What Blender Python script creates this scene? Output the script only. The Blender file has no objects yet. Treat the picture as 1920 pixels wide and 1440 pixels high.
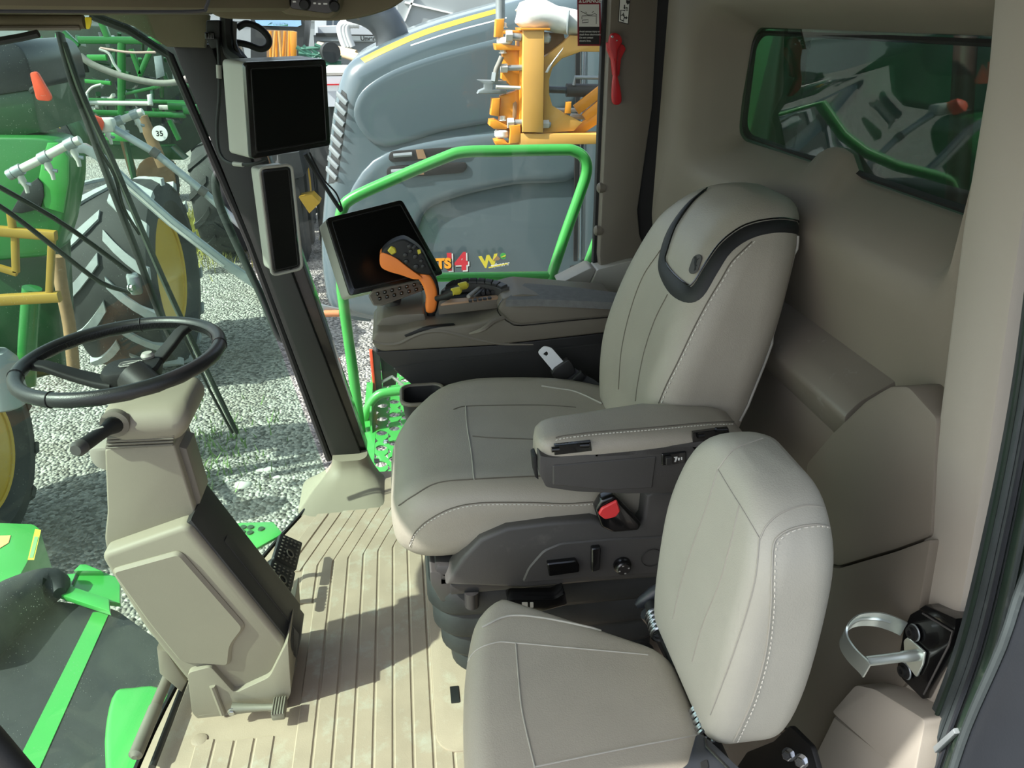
import bpy, bmesh, math, random
from mathutils import Vector, Matrix
from mathutils.bvhtree import BVHTree
V = Vector
scn = bpy.context.scene
col = scn.collection
random.seed(7)

# ---------------------------------------------------------------- camera, sky, sun, exposure
FPX = 1442.0
PITCH = math.atan(690 / 1442)
YAW = math.radians(8)
CAM = V((0, 0, 1.45))
cd = bpy.data.cameras.new('camera')
cd.sensor_width = 36
cd.lens = 36 * FPX / 1920
cd.clip_start = 0.02
cd.clip_end = 500
cam = bpy.data.objects.new('camera', cd)
cam.location = CAM
cam.rotation_euler = (math.pi / 2 - PITCH, 0, -YAW)
col.objects.link(cam)
scn.camera = cam

w = bpy.data.worlds.new('sky')
scn.world = w
w.use_nodes = True
nt = w.node_tree
nt.nodes.clear()
sky = nt.nodes.new('ShaderNodeTexSky')
sky.sky_type = 'NISHITA'
sky.sun_disc = False
sky.sun_elevation = math.radians(44)
sky.sun_rotation = math.atan2(-0.90, -0.25)
sky.air_density = 1.0
sky.dust_density = 2.0
hsv = nt.nodes.new('ShaderNodeHueSaturation')
hsv.inputs['Saturation'].default_value = 0.55
bg = nt.nodes.new('ShaderNodeBackground')
bg.inputs['Strength'].default_value = 0.27
wo = nt.nodes.new('ShaderNodeOutputWorld')
nt.links.new(sky.outputs[0], hsv.inputs['Color'])
nt.links.new(hsv.outputs[0], bg.inputs['Color'])
nt.links.new(bg.outputs[0], wo.inputs['Surface'])

sd = bpy.data.lights.new('sun', 'SUN')
sd.energy = 7.0
sd.angle = math.radians(0.7)
sd.color = (1.0, 0.97, 0.92)
sun = bpy.data.objects.new('sun', sd)
SUNDIR = V((-0.90, -0.25, 0.95)).normalized()
sun.rotation_euler = SUNDIR.to_track_quat('Z', 'Y').to_euler()
sun.location = (-9, -4, 10)
col.objects.link(sun)

scn.view_settings.view_transform = 'Standard'
scn.view_settings.look = 'None'
scn.view_settings.gamma = 1
scn.view_settings.use_curve_mapping = False
scn.view_settings.exposure = 0.42

# ---------------------------------------------------------------- from a picture point on a known plane to the place
_fw = V((math.sin(YAW) * math.cos(PITCH), math.cos(YAW) * math.cos(PITCH), -math.sin(PITCH)))
_rt = V((math.cos(YAW), -math.sin(YAW), 0))
_up = _rt.cross(_fw)


def ray(x, y):
    return _fw + _rt * ((x - 960) / FPX) - _up * ((y - 720) / FPX)


def A(x, y, X=None, Y=None, Z=None):
    d = ray(x, y)
    t = X / d.x if X is not None else (Y / d.y if Y is not None else (Z - CAM.z) / d.z)
    return CAM + d * t


def AP(pts, **k):
    return [A(x, y, **k) for x, y in pts]


# ---------------------------------------------------------------- mesh helpers
def wloc(o):
    v = V((0, 0, 0))
    while o is not None:
        v = v + o.location
        o = o.parent
    return v


def mk(name, vf, m, parent=None, sharp=38, smooth=True):
    vs, fs = vf
    off = wloc(parent)
    me = bpy.data.meshes.new(name)
    me.from_pydata([tuple(V(v) - off) for v in vs], [], fs)
    bm = bmesh.new()
    bm.from_mesh(me)
    bmesh.ops.remove_doubles(bm, verts=bm.verts, dist=1e-6)
    bmesh.ops.triangulate(bm, faces=[f for f in bm.faces if len(f.verts) > 4], ngon_method='EAR_CLIP')
    bmesh.ops.recalc_face_normals(bm, faces=bm.faces)
    bm.to_mesh(me)
    bm.free()
    if smooth:
        me.polygons.foreach_set('use_smooth', [True] * len(me.polygons))
        me.set_sharp_from_angle(angle=math.radians(sharp))
    me.materials.append(m)
    o = bpy.data.objects.new(name, me)
    if parent is not None:
        o.parent = parent
    col.objects.link(o)
    return o


def tag(o, label, cat, group=None):
    o['label'] = label
    o['category'] = cat
    if group:
        o['group'] = group
    return o


def thing(name, label, cat, loc=(0, 0, 0), group=None):
    o = bpy.data.objects.new(name, None)
    o.location = loc
    o.empty_display_size = 0.05
    col.objects.link(o)
    return tag(o, label, cat, group)


def struct(o):
    o['kind'] = 'structure'
    return o


def stuff(o):
    o['kind'] = 'stuff'
    return o


def join(*parts):
    vs, fs = [], []
    for v, f in parts:
        n = len(vs)
        vs += list(v)
        fs += [tuple(i + n for i in q) for q in f]
    return vs, fs


def xf(vf, M):
    return [M @ V(v) for v in vf[0]], vf[1]


def cr(pts, n=6, closed=False):
    pts = [V(p) for p in pts]
    N = len(pts)
    out = []
    rng = N if closed else N - 1
    for i in range(rng):
        if closed:
            p0, p1, p2, p3 = pts[(i - 1) % N], pts[i], pts[(i + 1) % N], pts[(i + 2) % N]
        else:
            p1, p2 = pts[i], pts[i + 1]
            p0 = pts[i - 1] if i else p1 * 2 - p2
            p3 = pts[i + 2] if i + 2 < N else p2 * 2 - p1
        for k in range(n):
            t = k / n
            out.append(0.5 * (2 * p1 + (p2 - p0) * t + (2 * p0 - 5 * p1 + 4 * p2 - p3) * t * t + (3 * p1 - p0 - 3 * p2 + p3) * t ** 3))
    if not closed:
        out.append(pts[-1])
    return out


def loft(rings, cap=True, closed=False):
    n = len(rings[0])
    vs = [p for r in rings for p in r]
    fs = []
    R = len(rings)
    for i in range(R if closed else R - 1):
        a, b = i * n, ((i + 1) % R) * n
        for k in range(n):
            k2 = (k + 1) % n
            fs.append((a + k, a + k2, b + k2, b + k))
    if cap and not closed:
        fs.append(tuple(range(n)))
        fs.append(tuple(range((R - 1) * n, R * n)))
    return vs, fs


def sheet(rows):
    """open grid of points"""
    n = len(rows[0])
    vs = [p for r in rows for p in r]
    fs = []
    for i in range(len(rows) - 1):
        for k in range(n - 1):
            fs.append((i * n + k, i * n + k + 1, (i + 1) * n + k + 1, (i + 1) * n + k))
    return vs, fs


def thick(rows, d):
    """grid of points made solid: d is a vector or a function(row, col) -> vector"""
    f = d if callable(d) else (lambda i, k: d)
    R, n = len(rows), len(rows[0])
    top = [p for r in rows for p in r]
    bot = [rows[i][k] + f(i, k) for i in range(R) for k in range(n)]
    vs = top + bot
    N = R * n
    fs = []
    for i in range(R - 1):
        for k in range(n - 1):
            q = (i * n + k, i * n + k + 1, (i + 1) * n + k + 1, (i + 1) * n + k)
            fs.append(q)
            fs.append(tuple(N + j for j in reversed(q)))
    edge = [k for k in range(n)] + [i * n + n - 1 for i in range(1, R)] + [(R - 1) * n + k for k in range(n - 2, -1, -1)] + [i * n for i in range(R - 2, 0, -1)]
    for a, b in zip(edge, edge[1:] + edge[:1]):
        fs.append((a, b, N + b, N + a))
    return vs, fs


def rr(a0, a1, b0, b1, r, nc=4, ne=1):
    """rounded rectangle, 2D points"""
    r = max(1e-4, min(r, (a1 - a0) / 2 - 1e-4, (b1 - b0) / 2 - 1e-4))
    cs = [(a1 - r, b1 - r, 0), (a0 + r, b1 - r, 90), (a0 + r, b0 + r, 180), (a1 - r, b0 + r, 270)]
    out = []
    for i, (ca, cb, s) in enumerate(cs):
        arc = [(ca + r * math.cos(math.radians(s + 90 * k / nc)), cb + r * math.sin(math.radians(s + 90 * k / nc))) for k in range(nc + 1)]
        out += arc
        c2 = cs[(i + 1) % 4]
        e = arc[-1]
        nx = (c2[0] + r * math.cos(math.radians(c2[2])), c2[1] + r * math.sin(math.radians(c2[2])))
        for k in range(1, ne):
            t = k / ne
            out.append((e[0] + (nx[0] - e[0]) * t, e[1] + (nx[1] - e[1]) * t))
    return out


def lerp_secs(secs, n):
    """smooth rows of numbers"""
    if n <= 1:
        return secs
    out = []
    for i in range(len(secs) - 1):
        p0, p1, p2, p3 = secs[max(i - 1, 0)], secs[i], secs[i + 1], secs[min(i + 2, len(secs) - 1)]
        for k in range(n):
            t = k / n
            out.append([0.5 * (2 * b + (c - a) * t + (2 * a - 5 * b + 4 * c - d) * t * t + (3 * b - a - 3 * c + d) * t ** 3) for a, b, c, d in zip(p0, p1, p2, p3)])
    out.append(list(secs[-1]))
    return out


def loft_x(secs, n=4, nc=5, ne=6, f=None):
    """sections (x, y0, y1, z0, z1, r) along X"""
    rings = []
    for x, y0, y1, z0, z1, r in lerp_secs(secs, n):
        ring = [V((x, a, b)) for a, b in rr(y0, y1, z0, z1, r, nc, ne)]
        rings.append([f(p) for p in ring] if f else ring)
    return loft(rings)


def loft_z(secs, n=4, nc=5, ne=6, f=None):
    """sections (z, x0, x1, y0, y1, r) along Z"""
    rings = []
    for z, x0, x1, y0, y1, r in lerp_secs(secs, n):
        ring = [V((a, b, z)) for a, b in rr(x0, x1, y0, y1, r, nc, ne)]
        rings.append([f(p) for p in ring] if f else ring)
    return loft(rings)


def basis(pts):
    nrm = V((0, 0, 0))
    for i, p in enumerate(pts):
        q = pts[(i + 1) % len(pts)]
        nrm += V(((p.y - q.y) * (p.z + q.z), (p.z - q.z) * (p.x + q.x), (p.x - q.x) * (p.y + q.y)))
    nrm.normalize()
    u = (pts[1] - pts[0])
    u = (u - nrm * u.dot(nrm)).normalized()
    return u, nrm.cross(u), nrm


def inset(pts, d):
    """offset a closed planar outline inwards by d"""
    u, v, n = basis(pts)
    N = len(pts)
    out = []
    for i in range(N):
        a, b, c = pts[i - 1], pts[i], pts[(i + 1) % N]
        e1, e2 = (b - a), (c - b)
        if e1.length < 1e-9 or e2.length < 1e-9:
            out.append(b.copy())
            continue
        n1, n2 = n.cross(e1).normalized(), n.cross(e2).normalized()
        m = n1 + n2
        if m.length < 1e-6:
            m = n1
        m.normalize()
        k = max(0.45, m.dot(n1))
        out.append(b + m * (d / k))
    return out


def prism(pts, dv, r=0.0, n=2, r2=None, w2=None):
    """planar outline pushed along dv, both rims rounded by r (r2: the far rim)"""
    pts = [V(p) for p in pts]
    dv = V(dv)
    L = dv.length
    dn = dv / L
    r2 = r if r2 is None else r2

    def safe(d):
        for q in (1, .8, .6, .45, .3, .18, .1, .05):
            ip = inset(pts, d * q)
            if all((ip[i] - ip[i - 1]).dot(pts[i] - pts[i - 1]) >= -1e-12 for i in range(len(pts))):
                return d * q
        return 0
    if r > 0:
        r = min(safe(r), L * .5)
    if r2 > 0:
        r2 = min(safe(r2), L * .9 if r == 0 else L * .5)
    w2 = r2 if w2 is None else safe(w2)
    rings = []
    if r > 0:
        for k in range(n, -1, -1):
            t = math.pi / 2 * k / n
            rings.append([p + dn * (r * (1 - math.sin(t))) for p in inset(pts, r * (1 - math.cos(t)))])
    else:
        rings.append(pts)
    if r2 > 0:
        for k in range(n + 1):
            t = math.pi / 2 * k / n
            rings.append([p + dn * (L - r2 * (1 - math.sin(t))) for p in inset(pts, w2 * (1 - math.cos(t)))])
    else:
        rings.append([p + dv for p in pts])
    return loft(rings)


def corners(pts, r, n=4):
    """round the corners of a planar outline"""
    pts = [V(p) for p in pts]
    out = []
    N = len(pts)
    for i in range(N):
        a, b, c = pts[i - 1], pts[i], pts[(i + 1) % N]
        d1, d2 = (a - b), (c - b)
        k = min(r, d1.length * 0.45, d2.length * 0.45)
        p, q = b + d1.normalized() * k, b + d2.normalized() * k
        for j in range(n + 1):
            t = j / n
            out.append(p * (1 - t) ** 2 + b * 2 * t * (1 - t) + q * t * t)
    return out


def plate_hole(outer, inner, dv):
    """plate with one hole; both outlines have the same count"""
    dv = V(dv)
    R = [outer, [p + dv for p in outer], [p + dv for p in inner], inner]
    return loft(R, closed=True)


def box(c, s, r=0.004, n=2, M=None):
    """rounded box: centre, size"""
    x, y, z = s[0] / 2, s[1] / 2, s[2] / 2
    r = min(r, x * .95, y * .95, z * .95)
    rings = []
    steps = []
    for k in range(n + 1):
        t = math.pi / 2 * k / n
        steps.append((-z + r * (1 - math.sin(t)), r * (1 - math.cos(t))))
    steps = sorted(steps)
    steps = steps + [(-a, b) for a, b in reversed(steps)]
    for zz, ins in steps:
        rad = max(r - ins, 1e-4)
        rings.append([V((a, b, zz)) for a, b in rr(-x + ins, x - ins, -y + ins, y - ins, rad, n, 1)])
    vf = loft(rings)
    T = Matrix.Translation(V(c)) @ (M.to_4x4() if M else Matrix.Identity(4))
    return xf(vf, T)


def frames(path, closed=False):
    N = len(path)
    tang = []
    for i in range(N):
        a = path[i - 1] if (i or closed) else path[i]
        b = path[(i + 1) % N] if (i < N - 1 or closed) else path[i]
        t = (b - a)
        tang.append(t.normalized() if t.length > 1e-9 else V((0, 0, 1)))
    up = V((0, 0, 1)) if abs(tang[0].z) < 0.9 else V((1, 0, 0))
    u = tang[0].cross(up).normalized()
    out = []
    for t in tang:
        u = (u - t * u.dot(t))
        u = u.normalized() if u.length > 1e-6 else t.orthogonal().normalized()
        out.append((t, u, t.cross(u)))
    return out


def tube(pts, r, n=10, s=0, closed=False, sq=None):
    """round (or flat, sq=(w,h)) bar along points; s = smoothing steps; r may be a list"""
    pts = [V(p) for p in pts]
    rs = r if isinstance(r, (list, tuple)) else None
    if s:
        if rs:
            rs = [q[0] for q in lerp_secs([[x] for x in rs], s)]
        pts = cr(pts, s, closed)
    fr = frames(pts, closed)
    rings = []
    for i, (p, (t, u, v)) in enumerate(zip(pts, fr)):
        if sq:
            rings.append([p + u * a + v * b for a, b in rr(-sq[0] / 2, sq[0] / 2, -sq[1] / 2, sq[1] / 2, min(sq) * 0.2, 2, 1)])
        else:
            R = rs[i] if rs else r
            rings.append([p + (u * math.cos(2 * math.pi * k / n) + v * math.sin(2 * math.pi * k / n)) * R for k in range(n)])
    return loft(rings, closed=closed)


def lathe(prof, o, ax, n=24, u=None):
    """profile (radius, height) turned around axis ax at o"""
    ax = V(ax).normalized()
    u = ax.orthogonal().normalized() if u is None else V(u)
    v = ax.cross(u)
    o = V(o)
    rings = [[o + ax * h + (u * math.cos(2 * math.pi * k / n) + v * math.sin(2 * math.pi * k / n)) * max(r, 1e-4) for k in range(n)] for r, h in prof]
    return loft(rings)


def hexbolt(o, ax, r, h):
    return join(lathe([(r * 1.35, 0), (r * 1.35, h * .2)], o, ax, 16), lathe([(r, h * .2), (r, h * .9), (r * .85, h)], o, ax, 6))


class Surf:
    """rays from the viewpoint on to meshes already built: where seams, knobs and stickers sit on a surface"""
    def __init__(s, *objs):
        vs, fs = [], []
        for o in objs:
            n = len(vs)
            off = wloc(o)
            vs += [v.co + off for v in o.data.vertices]
            fs += [tuple(i + n for i in p.vertices) for p in o.data.polygons]
        s.t = BVHTree.FromPolygons(vs, fs)

    def __call__(s, x, y, off=0.0):
        d = ray(x, y).normalized()
        h, nrm, i, dist = s.t.ray_cast(CAM, d)
        if h is None:
            h, nrm, i, dist = s.t.find_nearest(CAM + d * 1.7)
        if nrm.dot(d) > 0:
            nrm = -nrm
        return h + nrm * off

    def n(s, x, y):
        d = ray(x, y).normalized()
        h, nrm, i, dist = s.t.ray_cast(CAM, d)
        if h is None:
            h, nrm, i, dist = s.t.find_nearest(CAM + d * 1.7)
        return -nrm if nrm.dot(d) > 0 else nrm

    def line(s, pts, off=0.0, k=6):
        q = cr([V((a, b, 0)) for a, b in pts], k)
        return [s(p.x, p.y, off) for p in q]


def dashes(path, r, on=0.006, gap=0.004):
    """stitching along a path"""
    parts = []
    acc = 0
    pts = [path[0]]
    out = []
    cur = path[0]
    seg = []
    total = 0
    for a, b in zip(path, path[1:]):
        L = (b - a).length
        if L < 1e-9:
            continue
        t = 0
        while t < L:
            ph = (total + t) % (on + gap)
            if ph < on:
                e = min(L, t + on - ph)
                if e - t > 0.0015:
                    parts.append(tube([a.lerp(b, t / L), a.lerp(b, e / L)], r, 4))
                t = e + 1e-5
            else:
                t += (on + gap - ph) + 1e-5
        total += L
    return join(*parts)


def band(S, c1, c2, off=0.003, t=0.006, k=6, m=4, closed=False):
    """strip of a surface between two picture curves, raised by off and t thick"""
    q1 = cr([V((a, b, 0)) for a, b in c1], k)
    q2 = cr([V((a, b, 0)) for a, b in c2], k)
    rows, nr = [], []
    for a, b in zip(q1, q2):
        row, nn = [], []
        for j in range(m + 1):
            p = a.lerp(b, j / m)
            bulge = math.sin(math.pi * j / m)
            row.append(S(p.x, p.y, off * (0.25 + 0.75 * bulge)))
            nn.append(S.n(p.x, p.y) * -t)
        rows.append(row)
        nr.append(nn)
    return thick(rows, lambda i, kk: nr[i][kk])


# ---------------------------------------------------------------- materials
def lin(c):
    return tuple(((x / 255) / 12.92 if x / 255 <= 0.04045 else ((x / 255 + 0.055) / 1.055) ** 2.4) for x in c) + (1,)


def mat(name, rgb, rough=0.5, metal=0.0, var=0.08, vs=6, bump=0.0, bs=300, spec=0.5, coat=0.0, rgb2=None, dirt=None, dscale=8, dthr=0.55):
    m = bpy.data.materials.new(name)
    m.use_nodes = True
    t = m.node_tree
    b = t.nodes['Principled BSDF']
    b.inputs['Roughness'].default_value = rough
    b.inputs['Metallic'].default_value = metal
    b.inputs['Specular IOR Level'].default_value = spec
    b.inputs['Coat Weight'].default_value = coat
    tc = t.nodes.new('ShaderNodeTexCoord')
    nz = t.nodes.new('ShaderNodeTexNoise')
    nz.inputs['Scale'].default_value = vs
    nz.inputs['Detail'].default_value = 6
    t.links.new(tc.outputs['Object'], nz.inputs['Vector'])
    rp = t.nodes.new('ShaderNodeValToRGB')
    c = lin(rgb)
    lo = tuple(x * (1 - var) for x in c[:3]) + (1,)
    hi = lin(rgb2) if rgb2 else tuple(min(1, x * (1 + var)) for x in c[:3]) + (1,)
    rp.color_ramp.elements[0].color = lo
    rp.color_ramp.elements[0].position = 0.3
    rp.color_ramp.elements[1].color = hi
    rp.color_ramp.elements[1].position = 0.7
    t.links.new(nz.outputs['Fac'], rp.inputs['Fac'])
    out = rp.outputs['Color']
    if dirt:
        n2 = t.nodes.new('ShaderNodeTexNoise')
        n2.inputs['Scale'].default_value = dscale
        n2.inputs['Detail'].default_value = 10
        n2.inputs['Roughness'].default_value = 0.7
        t.links.new(tc.outputs['Object'], n2.inputs['Vector'])
        r2 = t.nodes.new('ShaderNodeValToRGB')
        r2.color_ramp.elements[0].position = dthr
        r2.color_ramp.elements[1].position = min(1, dthr + 0.18)
        r2.color_ramp.elements[0].color = (0, 0, 0, 1)
        r2.color_ramp.elements[1].color = (0.8, 0.8, 0.8, 1)
        mx = t.nodes.new('ShaderNodeMix')
        mx.data_type = 'RGBA'
        t.links.new(n2.outputs['Fac'], r2.inputs['Fac'])
        t.links.new(r2.outputs['Color'], mx.inputs['Factor'])
        t.links.new(out, mx.inputs['A'])
        mx.inputs['B'].default_value = lin(dirt)
        out = mx.outputs['Result']
    t.links.new(out, b.inputs['Base Color'])
    if bump > 0:
        n3 = t.nodes.new('ShaderNodeTexNoise')
        n3.inputs['Scale'].default_value = bs
        n3.inputs['Detail'].default_value = 3
        t.links.new(tc.outputs['Object'], n3.inputs['Vector'])
        bp = t.nodes.new('ShaderNodeBump')
        bp.inputs['Strength'].default_value = bump
        bp.inputs['Distance'].default_value = 0.002
        t.links.new(n3.outputs['Fac'], bp.inputs['Height'])
        t.links.new(bp.outputs['Normal'], b.inputs['Normal'])
    return m


def glass(name, tint, refl=1.0, dust=0.0, dustc=(200, 205, 195), speck=0.0, veil=0.0):
    m = bpy.data.materials.new(name)
    m.use_nodes = True
    t = m.node_tree
    t.nodes.clear()
    out = t.nodes.new('ShaderNodeOutputMaterial')
    tr = t.nodes.new('ShaderNodeBsdfTransparent')
    tr.inputs['Color'].default_value = tuple(tint) + (1,)
    gl = t.nodes.new('ShaderNodeBsdfGlossy')
    gl.inputs['Roughness'].default_value = 0.015
    gl.inputs['Color'].default_value = (0.95, 1, 0.97, 1)
    lw = t.nodes.new('ShaderNodeLayerWeight')
    lw.inputs['Blend'].default_value = 0.5
    pw = t.nodes.new('ShaderNodeMath')
    pw.operation = 'POWER'
    pw.inputs[1].default_value = 5
    t.links.new(lw.outputs['Facing'], pw.inputs[0])
    ml = t.nodes.new('ShaderNodeMath')
    ml.operation = 'MULTIPLY_ADD'
    ml.inputs[1].default_value = 0.96 * refl
    ml.inputs[2].default_value = 0.04 * refl
    ml.use_clamp = True
    t.links.new(pw.outputs[0], ml.inputs[0])
    mx = t.nodes.new('ShaderNodeMixShader')
    t.links.new(ml.outputs[0], mx.inputs['Fac'])
    t.links.new(tr.outputs[0], mx.inputs[1])
    t.links.new(gl.outputs[0], mx.inputs[2])
    last = mx.outputs[0]
    if dust > 0 or speck > 0 or veil > 0:
        tc = t.nodes.new('ShaderNodeTexCoord')
        df = t.nodes.new('ShaderNodeBsdfDiffuse')
        df.inputs['Color'].default_value = lin(dustc)
        tl = t.nodes.new('ShaderNodeBsdfTranslucent')
        tl.inputs['Color'].default_value = lin(dustc)
        dm = t.nodes.new('ShaderNodeMixShader')
        dm.inputs['Fac'].default_value = 0.5
        t.links.new(df.outputs[0], dm.inputs[1])
        t.links.new(tl.outputs[0], dm.inputs[2])
        nz = t.nodes.new('ShaderNodeTexNoise')
        nz.inputs['Scale'].default_value = 3.5
        nz.inputs['Detail'].default_value = 8
        nz.inputs['Roughness'].default_value = 0.7
        t.links.new(tc.outputs['Object'], nz.inputs['Vector'])
        mr = t.nodes.new('ShaderNodeMapRange')
        mr.inputs['From Min'].default_value = 0.42
        mr.inputs['From Max'].default_value = 0.8
        mr.inputs['To Min'].default_value = veil
        mr.inputs['To Max'].default_value = veil + dust
        t.links.new(nz.outputs['Fac'], mr.inputs['Value'])
        vo = t.nodes.new('ShaderNodeTexVoronoi')
        vo.inputs['Scale'].default_value = 130
        t.links.new(tc.outputs['Object'], vo.inputs['Vector'])
        n4 = t.nodes.new('ShaderNodeTexNoise')
        n4.inputs['Scale'].default_value = 9
        n4.inputs['Detail'].default_value = 4
        t.links.new(tc.outputs['Object'], n4.inputs['Vector'])
        thr = t.nodes.new('ShaderNodeMapRange')
        thr.inputs['From Min'].default_value = 0.35
        thr.inputs['From Max'].default_value = 0.75
        thr.inputs['To Min'].default_value = 0.02
        thr.inputs['To Max'].default_value = 0.12
        t.links.new(n4.outputs['Fac'], thr.inputs['Value'])
        lt = t.nodes.new('ShaderNodeMath')
        lt.operation = 'LESS_THAN'
        t.links.new(vo.outputs['Distance'], lt.inputs[0])
        t.links.new(thr.outputs[0], lt.inputs[1])
        sm = t.nodes.new('ShaderNodeMath')
        sm.operation = 'MULTIPLY'
        sm.inputs[1].default_value = speck
        t.links.new(lt.outputs[0], sm.inputs[0])
        ad = t.nodes.new('ShaderNodeMath')
        ad.operation = 'MAXIMUM'
        t.links.new(mr.outputs[0], ad.inputs[0])
        t.links.new(sm.outputs[0], ad.inputs[1])
        m2 = t.nodes.new('ShaderNodeMixShader')
        t.links.new(ad.outputs[0], m2.inputs['Fac'])
        t.links.new(last, m2.inputs[1])
        t.links.new(dm.outputs[0], m2.inputs[2])
        last = m2.outputs[0]
    t.links.new(last, out.inputs['Surface'])
    return m


LEATHER = mat('leather_warm_grey', (154, 148, 135), 0.42, var=0.05, vs=9, bump=0.25, bs=420, spec=0.4)
LEATHERL = mat('leather_light_grey', (168, 166, 154), 0.45, var=0.04, vs=7, bump=0.25, bs=420, spec=0.4)
SEAMD = mat('seam_dark', (96, 90, 80), 0.7, var=0.02)
THREAD = mat('thread_pale', (205, 202, 190), 0.7, var=0.02)
PIPING = mat('piping_pale', (160, 157, 146), 0.5, var=0.02)
BEIGE = mat('plastic_beige', (140, 132, 117), 0.55, var=0.03, vs=4, bump=0.12, bs=700, spec=0.35)
BEIGEL = mat('plastic_light_beige', (156, 150, 139), 0.5, var=0.03, vs=4, bump=0.1, bs=700, spec=0.35)
TRIMG = mat('plastic_warm_grey', (112, 105, 94), 0.5, var=0.04, vs=5, bump=0.12, bs=700, spec=0.4)
REARW = mat('rear_wall_shaded', (121, 114, 102), 0.6, var=0.04, vs=4, bump=0.12, bs=700, spec=0.3)  # cabin plastic darkened: shade of the deep rear wall is in this colour
LEDGE = mat('plastic_ledge_grey', (108, 102, 92), 0.4, var=0.05, vs=5, bump=0.08, bs=600, dirt=(150, 150, 145), dscale=14, dthr=0.6)
LINER = mat('headliner_cloth', (112, 105, 86), 0.9, var=0.05, vs=5, bump=0.2, bs=500, spec=0.1)
CHAR = mat('plastic_charcoal', (70, 68, 66), 0.5, var=0.06, vs=7, bump=0.15, bs=600, dirt=(98, 95, 90), dscale=9, dthr=0.62)
CHARD = mat('plastic_dark', (44, 43, 43), 0.45, var=0.05, bump=0.1, bs=700)
BLACK = mat('black_gloss', (14, 14, 15), 0.22, var=0.03, coat=0.3)
BLACKM = mat('black_matt', (22, 22, 22), 0.6, var=0.05, bump=0.1, bs=500)
RUBBER = mat('rubber', (42, 44, 45), 0.6, var=0.12, vs=20, bump=0.15, bs=200, dirt=(100, 98, 90), dscale=5, dthr=0.68)
WHEELB = mat('wheel_leather', (30, 30, 31), 0.4, var=0.06, bump=0.2, bs=450, spec=0.55)
SCREEN = mat('screen_off', (6, 7, 7), 0.28, var=0.0, spec=0.3)
LGREY = mat('plastic_silver_grey', (164, 161, 153), 0.45, var=0.02)
MGREY = mat('lid_dark_cloth', (104, 104, 103), 0.8, var=0.12, vs=60, bump=0.3, bs=300)
ORANGE = mat('orange_plastic', (252, 138, 58), 0.4, var=0.03)
YELLOWB = mat('yellow_button', (205, 190, 60), 0.5, var=0.04)
RED = mat('red_plastic', (188, 30, 38), 0.35, var=0.03)
REDB = mat('red_button', (225, 60, 62), 0.4, var=0.03)
ZINC = mat('zinc_plate', (212, 222, 215), 0.35, metal=0.75, var=0.06, vs=25)
STEEL = mat('steel_bright', (210, 212, 214), 0.25, metal=1.0, var=0.04)
STEELW = mat('tongue_steel', (236, 237, 240), 0.35, metal=0.05, var=0.02)
PEDALM = mat('pedal_grey', (128, 124, 112), 0.5, metal=0.3, var=0.1, vs=20)
WHITE = mat('white_print', (225, 226, 222), 0.5, var=0.02)
GREEN = mat('green_paint', (38, 112, 50), 0.3, var=0.05, vs=3, coat=0.3)
GREENL = mat('green_paint_bright', (60, 152, 68), 0.3, var=0.04, vs=3, coat=0.3, dirt=(84, 140, 84), dscale=6, dthr=0.62)
GREEND = mat('green_paint_dark', (24, 68, 34), 0.35, var=0.1, vs=3, coat=0.2)
YELLOW = mat('yellow_paint', (196, 160, 52), 0.35, var=0.04, vs=4, coat=0.2)
BOOMY = mat('boom_yellow', (222, 146, 40), 0.4, var=0.06, vs=5, coat=0.2, dirt=(222, 190, 120), dscale=5, dthr=0.6)
BOOMP = mat('boom_pale', (214, 164, 84), 0.45, var=0.06, vs=5, coat=0.1)
HOODG = mat('hood_grey', (82, 97, 102), 0.25, var=0.02, vs=2, coat=0.6)
FLOORM = mat('floor_mat_tan', (164, 146, 128), 0.6, var=0.10, vs=7, bump=0.2, bs=300, dirt=(176, 168, 152), dscale=11, dthr=0.55)
RIBM = mat('floor_rib_tan', (168, 150, 132), 0.5, var=0.10, vs=9, bump=0.15, bs=300, dirt=(182, 176, 162), dscale=13, dthr=0.52)
SEALM = mat('door_seal_rubber', (56, 63, 64), 0.5, var=0.2, vs=12, bump=0.2, bs=80, dirt=(118, 126, 122), dscale=10, dthr=0.6)
DOORD = mat('door_dark', (40, 43, 48), 0.4, var=0.1, bump=0.1, bs=200)
GSEAL = mat('frame_dark_green', (30, 44, 36), 0.4, var=0.3, vs=14, dirt=(96, 104, 92), dscale=12, dthr=0.6)
TYRE = mat('tyre_rubber', (44, 46, 46), 0.75, var=0.15, vs=6, bump=0.3, bs=60, dirt=(128, 124, 114), dscale=2.5, dthr=0.6)
LUGM = mat('tyre_lug_dusty', (150, 155, 155), 0.8, var=0.12, vs=12, bump=0.2, bs=80)
PIPEG = mat('galvanised', (150, 158, 160), 0.4, metal=0.5, var=0.12, vs=14)
PIPEW = mat('pipe_pale', (205, 204, 196), 0.4, metal=0.2, var=0.06, vs=14)
WOOD = mat('brown_frame', (146, 116, 84), 0.6, var=0.15, vs=12)
BAG = mat('white_bag', (214, 214, 208), 0.6, var=0.06, vs=5, bump=0.6, bs=25)
TRAILER = mat('trailer_white', (196, 200, 204), 0.4, var=0.04, vs=2)
TRAILG = mat('trailer_grey', (146, 152, 153), 0.5, var=0.06, vs=2)
DARKM = mat('dark_machinery', (38, 42, 42), 0.6, var=0.3, vs=5)
EXH = mat('exhaust_steel', (92, 98, 102), 0.45, metal=0.6, var=0.2, vs=6, dirt=(176, 140, 84), dscale=5, dthr=0.62)
REDO = mat('reflector_orange', (240, 84, 50), 0.5, var=0.02)
HOSE = mat('hose_grey', (132, 130, 122), 0.7, var=0.1, vs=20)
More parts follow.
